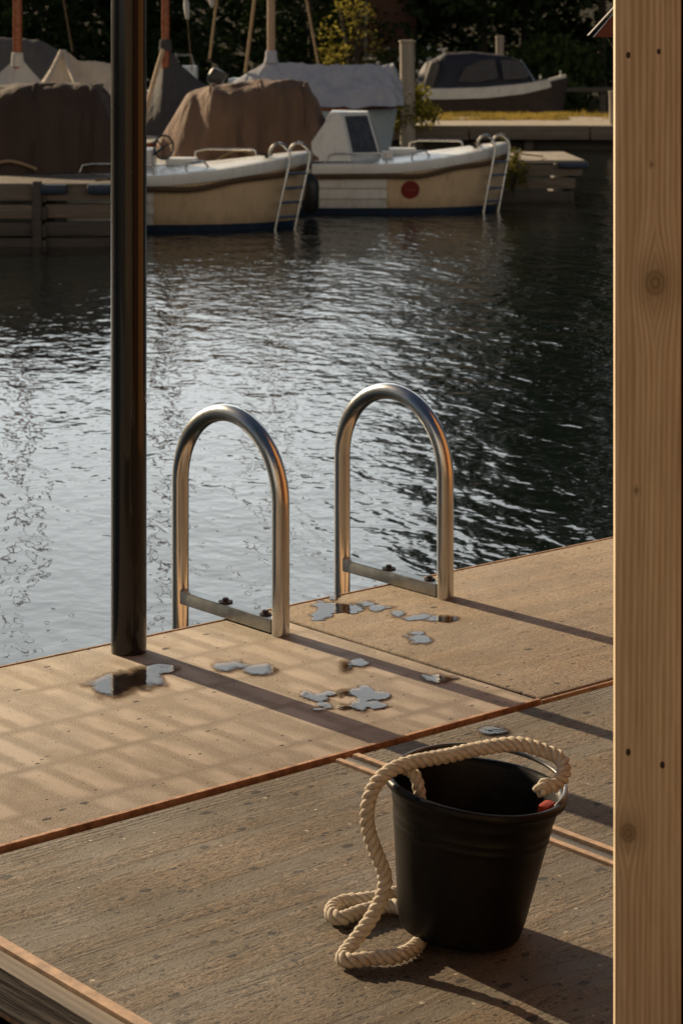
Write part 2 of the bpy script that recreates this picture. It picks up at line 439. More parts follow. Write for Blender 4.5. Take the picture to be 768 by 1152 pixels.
M['gel_bounce'] = mat_paint('cream_bounce_gelcoat', (.62, .46, .29), .32, .09, 3, dirt=(.40, .28, .17))  # cream puts the warm bounced light on the bows into the colour
M['brown_hull'] = mat_paint('dark_brown_hull', (.045, .03, .024), .4, .25, 6)
M['navy'] = mat_paint('navy_antifouling', (.012, .028, .06), .5, .3, 8)
M['brown_cloth'] = mat_cloth('brown_canvas', (.15, .092, .062), .25, .012)
M['brown_dark'] = mat_cloth('dark_brown_canvas', (.058, .037, .027), .25, .012)
M['white_cloth'] = mat_cloth('off_white_tarpaulin', (.46, .45, .43), .1, .012)
M['beige_cloth'] = mat_cloth('beige_tarpaulin', (.50, .43, .35), .12, .012)
M['grey_cloth'] = mat_cloth('blue_grey_tarpaulin', (.40, .41, .46), .12, .012)
M['slate_cloth'] = mat_cloth('dark_grey_tarpaulin', (.050, .050, .055), .2, .012)
M['sunlit_tan'] = mat_cloth('sunlit_edge_tan', (.50, .37, .24), .12, .004)
M['dull_cloth'] = mat_cloth('dull_grey_tarpaulin', (.10, .092, .088), .2, .012)
M['navy_cloth'] = mat_cloth('midnight_canvas', (.016, .018, .032), .2, .008, rough=.75)
M['black'] = mat_paint('black_plastic', (.012, .012, .013), .45, .3, 10)
M['grey_plastic'] = mat_paint('grey_plastic', (.12, .125, .13), .4, .2, 10)
M['blue_grey'] = mat_paint('pale_blue_paint', (.40, .47, .52), .35, .1, 8)
M['emblem_red'] = mat_paint('dull_red_vinyl', (.20, .022, .018), .45, .15, 30)
M['emblem_ink'] = mat_paint('pale_red_ink', (.42, .16, .12), .5, .1, 30)
def mat_glass(name, col, rough=.08):
    t = NT(name); v = t.coord(); n = t.noise(v, 7, 5, .7)
    t.principled(Base_Color=t.mix(t.ramp(n, [(.4, 0), (.7, 1)]), col, tuple(x*2.2 for x in col)), Roughness=rough, IOR=1.45); return t.m
M['tint'] = mat_glass('cloudy_window', (.035, .035, .036), .25)
M['vinyl'] = mat_glass('smoked_vinyl', (.02, .022, .03), .16)
def mat_leaf(name, a, b, trans=.25):
    t = NT(name); v = t.coord()
    n = t.noise(v, 1.1, 3, .6); r = t.n('ShaderNodeObjectInfo').outputs['Random']
    f = t.math('ADD', t.math('MULTIPLY', n, .9), t.math('MULTIPLY_ADD', r, .3, -.15))
    c = t.mix(t.ramp(f, [(.3, 0), (.7, 1)]), a, b)
    d = t.n('ShaderNodeBsdfDiffuse'); t.set(d.inputs[0], c)
    tr = t.n('ShaderNodeBsdfTranslucent'); t.set(tr.inputs[0], c)
    ms = t.n('ShaderNodeMixShader'); ms.inputs[0].default_value = trans
    t.t.links.new(d.outputs[0], ms.inputs[1]); t.t.links.new(tr.outputs[0], ms.inputs[2])
    t.t.links.new(ms.outputs[0], t.out.inputs[0]); return t.m
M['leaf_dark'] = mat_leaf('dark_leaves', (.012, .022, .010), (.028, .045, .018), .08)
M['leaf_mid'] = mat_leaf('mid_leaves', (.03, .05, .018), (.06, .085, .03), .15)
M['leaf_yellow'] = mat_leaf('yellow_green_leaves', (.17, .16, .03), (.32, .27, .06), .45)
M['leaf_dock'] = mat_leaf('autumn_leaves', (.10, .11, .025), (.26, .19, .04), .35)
M['petal'] = mat_paint('white_petals', (.62, .62, .60), .8, .08, 3)
M['grass'] = mat_leaf('dry_grass', (.20, .16, .04), (.44, .32, .08), .4)
M['bark'] = mat_wood('bark', (.06, .045, .032), (.025, .02, .015), 'Z', .3, .95, .3, .02)
M['brick'] = mat_paint('brown_brick', (.075, .038, .024), .9, .3, 12, .004)

def mat_water():
    t = NT('harbour_water'); v = t.coord()
    vv = t.mapping(v, (1, 1, 1), rot=(0, 0, radians(-16)))
    a = t.noise(t.mapping(vv, (1.0, .5, 1)), 1.5, 2, .5, .5)
    b = t.noise(t.mapping(vv, (1.0, .42, 1)), 5.2, 2, .45, .5)
    b2 = t.noise(t.mapping(v, (1.0, .8, 1), rot=(0, 0, radians(22))), 7.5, 1, .5, .4)
    c = t.noise(t.mapping(vv, (1.0, .8, 1)), 17, 1, .5, .3)
    sep = t.n('ShaderNodeSeparateXYZ'); t.set(sep.inputs[0], v)
    gust = t.math('MULTIPLY', t.ramp(t.noise(v, .17, 2), [(.3, .75), (.65, 1.2)]), t.ramp(t.math('MULTIPLY_ADD', sep.outputs[0], .22, t.math('MULTIPLY_ADD', sep.outputs[1], .045, -.12)), [(.0, .62), (.75, 1.4)]))
    h = t.math('ADD', t.math('ADD', t.math('MULTIPLY', a, .9), t.math('MULTIPLY', b2, .28)), t.math('ADD', t.math('MULTIPLY', b, .62), t.math('MULTIPLY', c, .13)))
    h = t.math('MULTIPLY', h, gust)
    t.principled(Base_Color=(.006, .010, .009), Roughness=.055, IOR=1.42, Normal=t.bump(h, .021)); return t.m
M['water'] = mat_water()
def mat_puddle():
    # 'depth' is the depth of the film of water: thin at the damp margin
    t = NT('puddle_water'); v = t.coord()
    dp = t.n('ShaderNodeAttribute', attribute_name='depth').outputs['Fac']
    fr = t.n('ShaderNodeFresnel'); fr.inputs['IOR'].default_value = 1.36
    nb = t.bump(t.noise(v, 40, 3), .0004); t.t.links.new(nb, fr.inputs['Normal'])
    film = t.ramp(dp, [(.20, 0), (.56, .95)]); damp = t.ramp(dp, [(.0, 0), (.26, 1)])
    tr = t.n('ShaderNodeBsdfTransparent'); t.set(tr.inputs[0], t.mix(damp, (1, 1, 1), (.62, .58, .54)))
    gl = t.n('ShaderNodeBsdfGlossy'); gl.inputs['Roughness'].default_value = .03; t.t.links.new(nb, gl.inputs['Normal'])
    ms = t.n('ShaderNodeMixShader')
    t.set(ms.inputs[0], t.math('MULTIPLY', fr.outputs[0], film)); t.t.links.new(tr.outputs[0], ms.inputs[1]); t.t.links.new(gl.outputs[0], ms.inputs[2])
    t.t.links.new(ms.outputs[0], t.out.inputs[0]); return t.m
M['puddle'] = mat_puddle()
def mat_ground():
    t = NT('bank_soil'); v = t.coord(); n = t.noise(v, .8, 6, .7)
    t.principled(Base_Color=t.mix(n, (.03, .035, .018), (.06, .05, .03)), Roughness=.95, Normal=t.bump(t.noise(v, 6, 4), .05)); return t.m
M['ground'] = mat_ground()
M['quay_top'] = mat_paint('pale_planks', (.34, .29, .23), .85, .25, 4, .004)
M['pine'] = None

# ------------------------------------------------------------------ ground and water
BANK = 73.0
def terrain():
    xs = [-900, -400, -200, -120]+[i*4.0 for i in range(-22, 23)]+[120, 200, 400, 900]
    ys = [-900, -400, -120, -60, -30, -12, -6, -3, 0, 10, 30, 50, 64, 70, 72, 73, 74, 75, 77, 80, 84, 90, 100, 120, 160, 260, 500, 1200]
    def z(x, y):
        if y > 71:
            k = min(1, (y-71)/3.2); k = k*k*(3-2*k)
            return -1.6+k*2.3+max(0, min(2.5, (y-75)*.05))+max(0, min(1, (y-94)/8))*6.5+mnoise.noise((x*.13, y*.13, 0))*.25*k
        if x < -46 and y > -20: return min(1.2, -1.6+(-46-x)*.5)
        if y < -4: return .2
        if y < 0: return -1.6+(-y/4)*1.8
        return -1.6
    m = MB(); g = [[m.bm.verts.new((x, y, z(x, y))) for x in xs] for y in ys]
    for j in range(len(ys)-1):
        for i in range(len(xs)-1): m.bm.faces.new((g[j][i], g[j][i+1], g[j+1][i+1], g[j+1][i]))
    structure(m.build('ground', M['ground'], smooth=True, angle=180), 'dark soil bank and harbour bed under the trees', 'ground')
terrain()
m = MB(); m.face([(-300, -3.5, 0), (300, -3.5, 0), (300, 75, 0), (-300, 75, 0)])
structure(m.build('water', M['water']), 'rippled harbour water reflecting a pale evening sky', 'water')

# ------------------------------------------------------------------ the deck
O = G(291, 688, DZ); RZ = atan2(.649, .760)
d1 = Vector((cos(RZ), sin(RZ), 0)); d2 = Vector((-sin(RZ), cos(RZ), 0))
def AB(a, b, z=DZ): p = O+d1*a+d2*b; p.z = z; return p
def ab(p): r = p-O; return r.dot(d1), r.dot(d2)
def deck_obj(o): o.location = (O.x, O.y, DZ); o.rotation_euler = (0, 0, RZ); return o
def slab(a0, a1, b0, b1, mat, label, z=0.0, th=.13):
    m = MB(); m.box(((a0+a1)/2, (b0+b1)/2, z-th/2), (a1-a0, b1-b0, th), bevel=.006)
    o = deck_obj(m.build('deck_slab', mat, smooth=True, angle=60)); return structure(o, label, 'deck slab')
LB = -1.170
s1 = slab(-4.5, -.006, LB, -.014, M['slab_pale'], 'pale concrete deck slab with faint block pattern under the black post')
s2 = slab(.006, 4.2, LB, -.014, M['slab_sand'], 'sandy concrete deck slab behind the right ladder hoop', .002)
s3 = slab(-1.866, -.722, -4.0, LB-.034, M['slab_rough'], 'rough pitted concrete deck slab under the bucket', -.002)
s4 = slab(-.650, 4.2, -4.0, LB-.034, M['slab_rough'], 'rough concrete deck slab right of the bucket with the rusty channel', -.001)
def strip(a0, a1, b0, b1, z0, z1, mat, name, parent):
    m = MB(); m.box(((a0+a1)/2, (b0+b1)/2, (z0+z1)/2), (a1-a0, b1-b0, z1-z0), bevel=.002)
    return m.build(name, mat, parent)
strip(-4.5, -.006, LB-.014, LB-.001, -.13, .004, M['rust'], 'steel_edge', s1)
strip(-4.5, -.006, -.010, -.001, -.15, .001, M['tan_edge'], 'steel_edge', s1)
strip(.006, 4.2, LB-.010, LB-.001, -.13, -.002, M['tan_edge'], 'steel_edge', s2)
strip(.006, 4.2, -.010, -.001, -.15, .003, M['tan_edge'], 'steel_edge', s2)
strip(-1.866, -.722, LB-.034, LB-.026, -.13, -.012, M['bolt'], 'steel_edge', s3)
strip(-1.892, -1.868, -4.0, LB-.034, -.13, .004, M['tan_edge'], 'steel_edge', s3)
strip(-1.935, -1.893, -4.0, LB-.036, -.085, -.004, M['old_timber_y'], 'timber_fascia', s3)
strip(-.721, -.706, -4.0, LB-.036, -.13, .004, M['tan_edge'], 'steel_edge', s3)
strip(-.668, -.651, -4.0, LB-.036, -.13, .005, M['tan_edge'], 'steel_edge', s4)
m = MB(); m.tube([(-.686, LB-.04, -.014), (-.686, -4.0, -.014)], .016, 12); m.build('drain_pipe', M['bolt'], s4, True)
m = MB(); m.box((-.686, (LB-4.04)/2, -.09), (.044, 2.79, .06)); m.build('channel_floor', M['dark_timber'], s4)
# floats beneath
for (a0, a1, b0, b1) in ((-4.3, 4.0, -1.0, -.18), (-1.72, -.4, -3.9, -1.5), (.2, 4.0, -3.9, -1.5)):
    m = MB(); m.box(((a0+a1)/2, (b0+b1)/2, -.36), (a1-a0, b1-b0, .44), bevel=.03)
    m.build('float_block', M['black'], s1 if b1 > -1 else (s3 if a0 < -1 else s4))

# porch under the house, out of the picture
m = MB()
for i in range(38):
    m.box((-3.0+i*.148+.07, -.15, .40), (.140, 5.5, .05), bevel=.003)
structure(m.build('porch_deck', M['old_timber_v']), 'timber porch floor of the cabin behind the viewer', 'porch')

# ------------------------------------------------------------------ puddles
def puddle(blobs, label, seed, rough=.5, cell=.0035, freq=9):
    """blobs: (px, py, half width px, half height px) on the deck"""
    B = []
    for (px, py, hx, hy) in blobs:
        c = G(px, py, DZ); l = G(px+hx, py, DZ); u = G(px, py-hy, DZ)
        B.append((c.x, c.y, abs(l.x-c.x), abs(u.y-c.y)))
    x0 = min(b[0]-b[2]*1.5 for b in B); x1 = max(b[0]+b[2]*1.5 for b in B)
    y0 = min(b[1]-b[3]*1.5 for b in B); y1 = max(b[1]+b[3]*1.5 for b in B)
    def f(x, y):
        v = max(1-sqrt(((x-b[0])/b[2])**2+((y-b[1])/b[3])**2) for b in B)
        nn = mnoise.noise((x*freq, y*freq*.7, seed))+.6*mnoise.noise((x*freq*3, y*freq*2.2, seed+9))+.28*mnoise.noise((x*freq*9, y*freq*7, seed+5))
        return v+nn*rough*1.7-.03
    nx = int((x1-x0)/cell)+1; ny = int((y1-y0)/cell)+1
    m = MB(); vs = {}; lay = m.bm.verts.layers.float.new('depth')
    F = [[f(x0+i*cell, y0+j*cell) for i in range(nx+1)] for j in range(ny+1)]
    def vert(i, j):
        if (i, j) not in vs:
            q = vs[(i, j)] = m.bm.verts.new((x0+i*cell, y0+j*cell, 0)); q[lay] = max(0, min(1, (F[j][i]+.20)*1.1))
        return vs[(i, j)]
    for j in range(ny):
        for i in range(nx):
            if max(F[j][i], F[j][i+1], F[j+1][i], F[j+1][i+1]) > -.19:
                m.bm.faces.new((vert(i, j), vert(i+1, j), vert(i+1, j+1), vert(i, j+1)))
    cx, cy = (x0+x1)/2, (y0+y1)/2
    for v in m.bm.verts: v.co.x -= cx; v.co.y -= cy
    o = m.build('puddle', M['puddle']); o.location = (cx, cy, DZ+.0036)
    return tag(o, label, 'puddle', 'puddles on the deck')
def scatter(n, x0, x1, y0, y1, r0, r1, seed):
    rnd = random.Random(seed); out = []
    for _ in range(n):
        q = rnd.uniform(r0, r1); out.append((rnd.uniform(x0, x1), rnd.uniform(y0, y1), q, q*.33))
    return out
puddle([(130, 769, 34, 13), (160, 765, 28, 12), (185, 754, 22, 6)], 'puddle mirroring the black post in front of its foot', 1.3, .28)
puddle([(262, 750, 26, 7), (288, 753, 22, 6)], 'pale oval puddle between the black post and the left ladder hoop', 4.1, .35)
puddle([(388, 750, 13, 9), (402, 747, 14, 5)], 'small bright puddle beside the long shadow of the left hoop', 7.7, .4)
puddle(scatter(15, 352, 436, 777, 803, 7, 16, 41), 'broken patchy puddle at the middle of the pale slab', 11.2, .85)
puddle(scatter(12, 358, 408, 670, 698, 6, 15, 42), 'ragged puddle at the foot of the right hoop by the slab joint', 15.4, .7)
puddle([(408, 680, 16, 4), (428, 685, 18, 4), (448, 691, 14, 4), (470, 695, 16, 4), (492, 698, 20, 4)], 'long thin puddle running in front of the right hoop bar', 19.9, .45)
puddle([(476, 720, 20, 6), (470, 713, 12, 3)], 'short puddle on the sandy slab below the long thin puddle', 23.5, .4)
puddle([(548, 823, 20, 6)], 'small dull puddle on the rough slab behind the bucket', 27.2, .4)
puddle([(493, 763, 18, 5)], 'faint damp puddle lying in the shadow of the left hoop', 31.8, .55)

# ------------------------------------------------------------------ black post
p0 = G(145, 733, DZ)
t = thing('black_post', 'black glossy round steel post standing at the edge of the pale slab', 'post', p0)
m = MB(); m.lathe([(.0001, .0), (.050, .0), (.050, 2.5), (.0001, 2.5)], 64); m.build('pole', M['blackpaint'], t, True)
m = MB(); m.lathe([(.0001, 2.5), (.056, 2.5), (.056, 2.52), (.0001, 2.55)], 48); m.build('cap', M['black'], t, True)

# ------------------------------------------------------------------ swim ladder
t = thing('swim_ladder', 'stainless steel swim ladder with two tall hoops at the deck edge', 'ladder', AB(.2075, -.25), RZ)
HW = .487; R = .0258
for ax in (-.3245, .3245):
    pts = [(ax, 0, .0)]
    pts += [(ax, 0, z) for z in (.1, .2, .3, .376)]
    for k in range(1, 24):
        a = pi*k/24; pts.append((ax, HW/2-HW/2*cos(a), .376+HW/2*sin(a)*.96))
    pts += [(ax, HW, z) for z in (.376, .2, 0, -.2, -.5, -.9)]
    m = MB(); m.tube(pts, R, 28); h = m.build('hoop', M['steel'], t, True)
    m = MB(); m.box((ax, HW/2, .024), (.040, HW-.046, .040), bevel=.004); b = m.build('mounting_bar', M['galv'], t, True, 50)
    for (yy, rr) in ((.07, .018), (.26, .022)):
        m = MB(); m.lathe([(.0001, .045), (rr, .045), (rr, .049), (.009, .051), (.009, .058), (.0001, .059)], 14, (ax, yy, 0))
        m.build('bolt', M['bolt'], b, True)
for z in (-.68, -.88, -.40):
    m = MB(); m.box((0, HW, z), (.62, .06, .03), bevel=.008); m.build('rung', M['galv'], t)

# ------------------------------------------------------------------ bucket
BX, BY = .222, 4.085
TILT = radians(6.2)
piv = Vector((BX+.112, BY, DZ+.001))
t = thing('bucket', 'black rubber builder bucket leaning on a rope loop on the deck', 'bucket', piv)
t.rotation_euler = (0, TILT, 0)
cx = -.112
prof = [(.0001, .004), (.104, .004), (.109, 0), (.114, .003), (.1165, .012)]
Hb = .275
def rad(z): return .1165+(.158-.1165)*(z/Hb)
for z in (.03, .08, .13, .17, .188): prof.append((rad(z), z))
for z in (.190, .1935): prof.append((rad(z)+.0010, z))
for z in (.1955, .204): prof.append((rad(z), z))
for z in (.206, .2095): prof.append((rad(z)+.0010, z))
prof += [(rad(.2115), .2115), (rad(.228), .228), (rad(.230)+.0015, .230), (rad(.24)+.0015, .24), (rad(.247)+.001, .247)]
prof += [(.158, .256), (.165, .257), (.1695, .261), (.171, .267), (.169, .273), (.165, .2755), (.159, .274), (.1545, .269), (.152, .260)]
for z in (.22, .16, .10, .05, .02): prof.append((rad(z)-.005, z))
prof += [(.105, .012), (.0001, .012)]
m = MB(); m.lathe(prof, 96, (cx, 0, 0))
for v in m.bm.verts:      # a soft used bucket is never quite round
    a = atan2(v.co.y, v.co.x-cx); k = max(0, v.co.z/Hb)
    d = k*(.0035*cos(2*a+.6)+.0018*cos(3*a))
    v.co.x += d*cos(a); v.co.y += d*sin(a); v.co.z += k*.003*cos(2*a-1.0)
m.build('body', M['rubber'], t, True, 60)
ea = radians(-27); u = Vector((cos(ea), sin(ea), 0)); vv = Vector((-sin(ea), cos(ea), 0)); up = Vector((0, 0, 1))
rimc = Vector((cx, 0, .262))
path = []
beta = radians(6)
for k in range(0, 33):
    a = pi*k/32
    path.append(rimc+u*.166*cos(a)+(vv*cos(beta)+up*sin(beta))*.180*sin(a)**.9+up*.012)
ends = [rimc+u*.150+up*-.012, rimc+u*.160+up*.004]
path = ends+path[1:-1]+[rimc-u*.160+up*.004, rimc-u*.150+up*-.012]
m = MB(); m.tube(path, .0042, 12); m.build('handle', M['wire'], t, True, 80)
for sgn in (1, -1):
    m = MB(); c = rimc+u*.146*sgn+up*-.004
    m.box(c, (.022, .046, .034), rz=ea, bevel=.008)
    m.build('handle_ear', M['red_plastic'] if sgn > 0 else M['rubber'], t, True, 50)

# ------------------------------------------------------------------ rope on the bucket
def g(px, py, h=.0145): return G(px, py, DZ+h)
main = [Q(606, 892, 3.98), Q(612, 884, 3.99), Q(622, 884, 4.0), Q(633, 872, 4.03), Q(631, 855, 4.06), Q(610, 844, 4.08), Q(580, 837, 4.09), Q(540, 842, 4.09),
        Q(500, 851, 4.075), Q(462, 858, 4.05), Q(434, 870, 4.03), Q(417, 893, 4.02), Q(413, 925, 4.015), Q(422, 957, 4.015), Q(432, 983, 4.015),
        Q(431, 1004, 4.01), Q(421, 1027, 4.0), Q(404, 1052, 3.985), g(389, 1071, .017), g(386, 1079), g(398, 1081), g(420, 1078), g(444, 1076), g(463, 1068),
        Vector((.150, 4.04, DZ+.013)), Vector((.148, 4.10, DZ+.013)), Vector((.125, 4.165, DZ+.0135)), g(440, 1019), g(420, 1022), g(402, 1027), g(385, 1033), g(374, 1030), g(374, 1021), g(388, 1014), g(408, 1012, .016),
        g(430, 1009, .016), g(452, 1003), g(475, 996)]
m = MB(); m.rope(main, .0145, .046, 3, 9)
inner = [Q(450, 864, 4.055), Q(459, 866, 4.065), Q(467, 873, 4.06), Q(471, 888, 4.05), Q(472, 905, 4.045), Q(470, 930, 4.04), Q(474, 965, 4.03)]
m.rope(inner, .0125, .046, 3, 9)
# loose fibres
for _ in range(420):
    p = random.choice(main[1:-1]); q = main[main.index(p)+1]
    b = p.lerp(q, random.random()); d = Vector((random.gauss(0, 1), random.gauss(0, 1), random.gauss(0, 1))).normalized()
    a = b+d*.0125; e = a+(d+Vector((random.gauss(0, .7), random.gauss(0, .7), random.gauss(0, .7)))).normalized()*random.uniform(.003, .008)
    s = d.orthogonal().normalized()*.00035
    m.bm.faces.new([m.bm.verts.new(a-s), m.bm.verts.new(a+s), m.bm.verts.new(e)])
tag(m.build('rope', M['rope'], None, True, 180), 'thick twisted cream rope draped over the bucket and coiled at its foot', 'rope')

# ------------------------------------------------------------------ timber post and jamb at the right
YP = 3.46
k = YP/F_PX
x0, x1 = (692-384)*k, (766-384)*k
pw = x1-x0; pxc = (x0+x1)/2
def kp(px, py): return ((px-384)*k-pxc, (CZ-(py-HOR)*k)-DZ)
M['pine'] = mat_wood('pine_post', (.76, .635, .47), (.45, .335, .205), 'Z', 1.0, .62, 0, .0009,
                     knots=[(*kp(737, 318), .020), (*kp(707, 938), .015), (*kp(716, 552), .004), (*kp(733, 185), .003)])
t = thing('timber_post', 'square pale pine post with knots and nail holes at the right edge', 'post', (pxc+.0045, YP+pw/2, DZ), radians(-5.9))
m = MB(); m.box((0, 0, 1.4), (pw, pw, 2.8), bevel=.003)
m.build('beam', M['pine'], t, True, 40)
for (px, py, r) in ((707, 62, .0032), (741, 58, .0028), (707, 847, .0034), (745, 860, .0034)):
    u_, w_ = kp(px, py); m = MB()
    rings = []
    for (rr, dy) in ((r*1.15, -.0006), (r*.9, .0001), (r*.001, .0004)):
        rings.append([(u_+rr*cos(2*pi*q/14), -pw/2-.0004+dy*.5, w_+rr*1.5*sin(2*pi*q/14)) for q in range(14)])
    m.loft(rings); m.build('screw', M['bolt'], t, True)
t = thing('door_jamb', 'dark timber board, shaded by its colour, standing behind the pale post', 'board', (pxc+.0912, YP+.075, DZ))
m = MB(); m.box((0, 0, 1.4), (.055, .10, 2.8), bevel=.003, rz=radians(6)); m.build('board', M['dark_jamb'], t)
# small lantern with a sloping roof hung from the post
LY = 4.15
lx = PX(661, LY)
t = thing('hanging_lantern', 'small red lantern with a slanting roof peeping out behind the pale post', 'lantern', (0, 0, 0))
a = Q(661, 40, LY); b = Q(694, 4, LY); c2 = Q(727, 40, LY)
m = MB()
for (p, q) in ((a, b), (b, c2)):
    d = (q-p); L = d.length; an = atan2(d.z, d.x)
    m.box((p+q)/2, (L, .034, .0016), ry=-an)
m.build('roof', M['bolt'], t)
m = MB(); pa, pb, pc = Q(667, 41.5, LY), Q(694, 10, LY), Q(721, 41.5, LY)
ring = [pa, pb, pc]
m.loft([[Vector((v.x, v.y-.008, v.z)) for v in ring], [Vector((v.x, v.y+.008, v.z)) for v in ring]], True, True, True)
m.build('gable', M['lantern_red'], t)
m = MB(); m.tube([Q(682, 41, LY), Q(692, 58, LY), Q(706, 70, LY)], .0012, 6); m.tube([Q(706, 41, LY), Q(706, 70, LY)], .003, 6); m.build('bracket', M['bolt'], t)

# ------------------------------------------------------------------ cabin behind and beside the viewer (unseen, lights, is mirrored, raised to block sky)
t = thing('timber_cabin', 'cedar clad cabin whose sunlit walls face the deck', 'cabin', (0, 0, 0))
m = MB()
for i in range(59):
    y = -2.9+i*.13
    m.box((2.62+.012*(i % 2), y+.065, 3.2), (.024, .128, 5.6), bevel=.002)
m.build('side_wall', M['dark_jamb'], t)  # shaded stretch of wall, its shade put into a dark colour
m = MB()
for i in range(18):
    y = 4.78+i*.13
    m.box((2.60+.012*(i % 2), y+.065, 3.2), (.024, .128, 5.6), bevel=.002)
m.build('end_wall', M['cedar'], t)
m = MB()
for i in range(44):
    x = -3.1+i*.13
    m.box((x+.065, -2.92-.012*(i % 2), 3.2), (.128, .024, 5.6), bevel=.002)
m.build('front_wall', M['brown_boards'], t)
m = MB(); m.box((-.2, -5.0, 6.08), (6.4, 4.0, .12)); m.box((4.4, 2.0, 6.08), (3.5, 8.6, .12)); m.build('roof', M['dark_jamb'], t)
m = MB(); m.box((2.58, 3.4, 1.5), (.03, .42, 2.05), bevel=.004); d_ = m.build('door', mat_paint('red_door_paint', (.36, .06, .03), .35, .1, 6), t)
m = MB(); m.lathe([(.0001, 0), (.02, 0), (.02, .05), (.0001, .05)], 12, (2.54, 3.25, 1.45)); m.build('handle', M['steel'], d_)

# ------------------------------------------------------------------ boats: shared makers
def sheer_twin(x): return .70+.25*max(0, x/1.75)**1.5-.03*max(0, -x/3.6)
def hb_twin(x):
    if x <= 0: return 1.05-.10*(-x/3.6)**2
    return 1.05*max(0, 1-(x/1.76)**2.3)**.72
def twin_point(x, frac, xs, z, sy):
    xx = x*xs if x > 0 else x
    return Vector((xx, sy*hb_twin(x)*frac, z))
AFT = [-3.6, -3.0, -2.4, -1.8, -1.2, -.6, -.2, 0.0]
BOW = [0.0, .15, .3, .5, .7, .9, 1.1, 1.25, 1.4, 1.52, 1.62, 1.70, 1.745, 1.76]
def twin_boat(sx, label, loc, rz, cover_mat, cover, windshield):
    t = thing('motorboat', label, 'boat', loc, rz)
    def sc(p): return Vector((p[0]*sx, p[1], p[2]))
    def side(stations, prof_f, name, mat):
        m = MB()
        for sy in (-1, 1):
            m.loft([[sc(twin_point(x, f_, xs_, z_, sy)) for (f_, xs_, z_) in prof_f(x)] for x in stations], closed=False)
        return m.build(name, mat, t, True, 30, weld=True)
    def laps(x):
        s = sheer_twin(x)-.13
        return [(.885, .9, .08), (.892, .915, .22), (.925, .915, .215), (.930, .935, .37), (.963, .935, .365), (.975, .98, s)]
    def bow(x):
        s = sheer_twin(x)-.13
        return [(.885, .9, .08), (.915, .92, .22), (.945, .95, .36), (.975, .98, s)]
    side(AFT, laps, 'hull', M['gel_white'])
    side(BOW, bow, 'bow_shell', M['gel_bounce'])
    side(AFT+BOW[1:], lambda x: [(.80, .84, -.25), (.85, .87, -.05), (.888, .902, .085)], 'boot_stripe', M['navy'])
    def cap(x):
        s = sheer_twin(x)
        return [(.976, .98, s-.135), (1.0, 1.0, s-.13), (1.012, 1.006, s-.05), (1.0, 1.0, s), (.93, .975, s+.015)]
    side(AFT+BOW[1:], cap, 'gunwale', M['gel_white'])
    m = MB()      # stern
    s = sheer_twin(-3.6)
    m.loft([[sc(twin_point(-3.6, .8, 1, -.25, -1)), sc(twin_point(-3.6, 1, 1, s, -1))], [sc(twin_point(-3.6, .8, 1, -.25, 1)), sc(twin_point(-3.6, 1, 1, s, 1))]], closed=False)
    m.build('transom', M['gel_white'], t)
    m = MB()      # deck
    rings = []
    for x in AFT+BOW[1:]:
        s = sheer_twin(x)+.012
        rings.append([sc((twin_point(x, fr, .985, s+.07*(1-fr*fr)*min(1, hb_twin(x)), 1).x, hb_twin(x)*fr*.95, s+.07*(1-fr*fr)*min(1, hb_twin(x)))) for fr in (-1, -.75, -.4, 0, .4, .75, 1)])
    m.loft(rings, closed=False); m.build('foredeck', M['gel_white'], t, True, 40)
    # rope fender hung below the gunwale
    m = MB()
    path = []
    for x in AFT[2:]+BOW[1:-1]:
        sag = .035*sin(max(0, x)*3.2)**2
        p = twin_point(x, 1.0, .99, sheer_twin(x)-.165-sag, -1); path.append(sc(p)+Vector((0, -.03, 0)))
    far = [Vector((p.x, -p.y, p.z)) for p in path[::-1]]
    m.rope(path+far, .040, .16, 3, 6, .03); m.build('rope_fender', M['rope_brown'], t, True, 180)
    # rails
    def rail(pts, name='rail', r=.014): m = MB(); m.tube([sc(p) for p in pts], r, 8); m.build(name, M['chrome'], t, True)
    rail([(-.85, -.93, .70), (-.80, -.93, .82), (-.70, -.93, .84), (-.1, -.93, .84), (-.02, -.93, .82), (0, -.92, .72)])
    rail([(.35, .72, .78), (.37, .70, .93), (.5, .68, .96), (1.05, .30, .97), (1.1, .2, .95), (1.12, .18, .86)])
    rail([(.35, -.80, .76), (.37, -.78, .84), (.45, -.76, .86), (.55, -.72, .86), (.62, -.70, .76)])
    # cleats
    m = MB(); m.tube([sc((1.18, -.38, .93)), sc((1.32, -.38, .93))], .016, 6); m.box(sc((1.25, -.38, .895)), (.05, .03, .07)); m.build('cleat', M['black'], t)
    # hatch
    m = MB(); m.box(sc((.25, .05, .83)), (.38, .5, .09), bevel=.02); m.build('hatch', M['gel_white'], t, True, 40)
    # bow ladder
    m = MB(); zs_ = sheer_twin(1.55); rl = []
    for (xa, ya, dy) in ((1.28, -.52, -.10), (1.50, -.30, -.12)):
        pts = [(xa, ya+.10, zs_), (xa+.01, ya+.09, zs_+.07), (xa+.05, ya+.06, zs_+.14), (xa+.115, ya+.03, zs_+.17), (xa+.18, ya, zs_+.14), (xa+.225, ya-.02, zs_+.07), (xa+.235, ya-.03, zs_-.06), (xa+.15, ya+dy, .42), (xa+.05, ya+dy-.04, -.12)]
        m.tube([sc(p) for p in resample(pts, .04)], .018, 8); rl.append((xa, ya, dy))
    lad = m.build('bow_ladder', M['chrome'], t, True)
    for z in (.70, .52, .34, .16):
        q = (.42-z)/.54*.10 if z < .42 else -(z-.42)/.45*.085
        e = [sc((xa+.15-q, ya+dy-(.04*q/.1 if q > 0 else q*.8), z)) for (xa, ya, dy) in rl]
        m = MB(); m.tube(e, .018, 8); m.build('rung', M['chrome'], lad, True)
    # canvas
    cover(t, sc, cover_mat)
    windshield(t, sc)
    return t

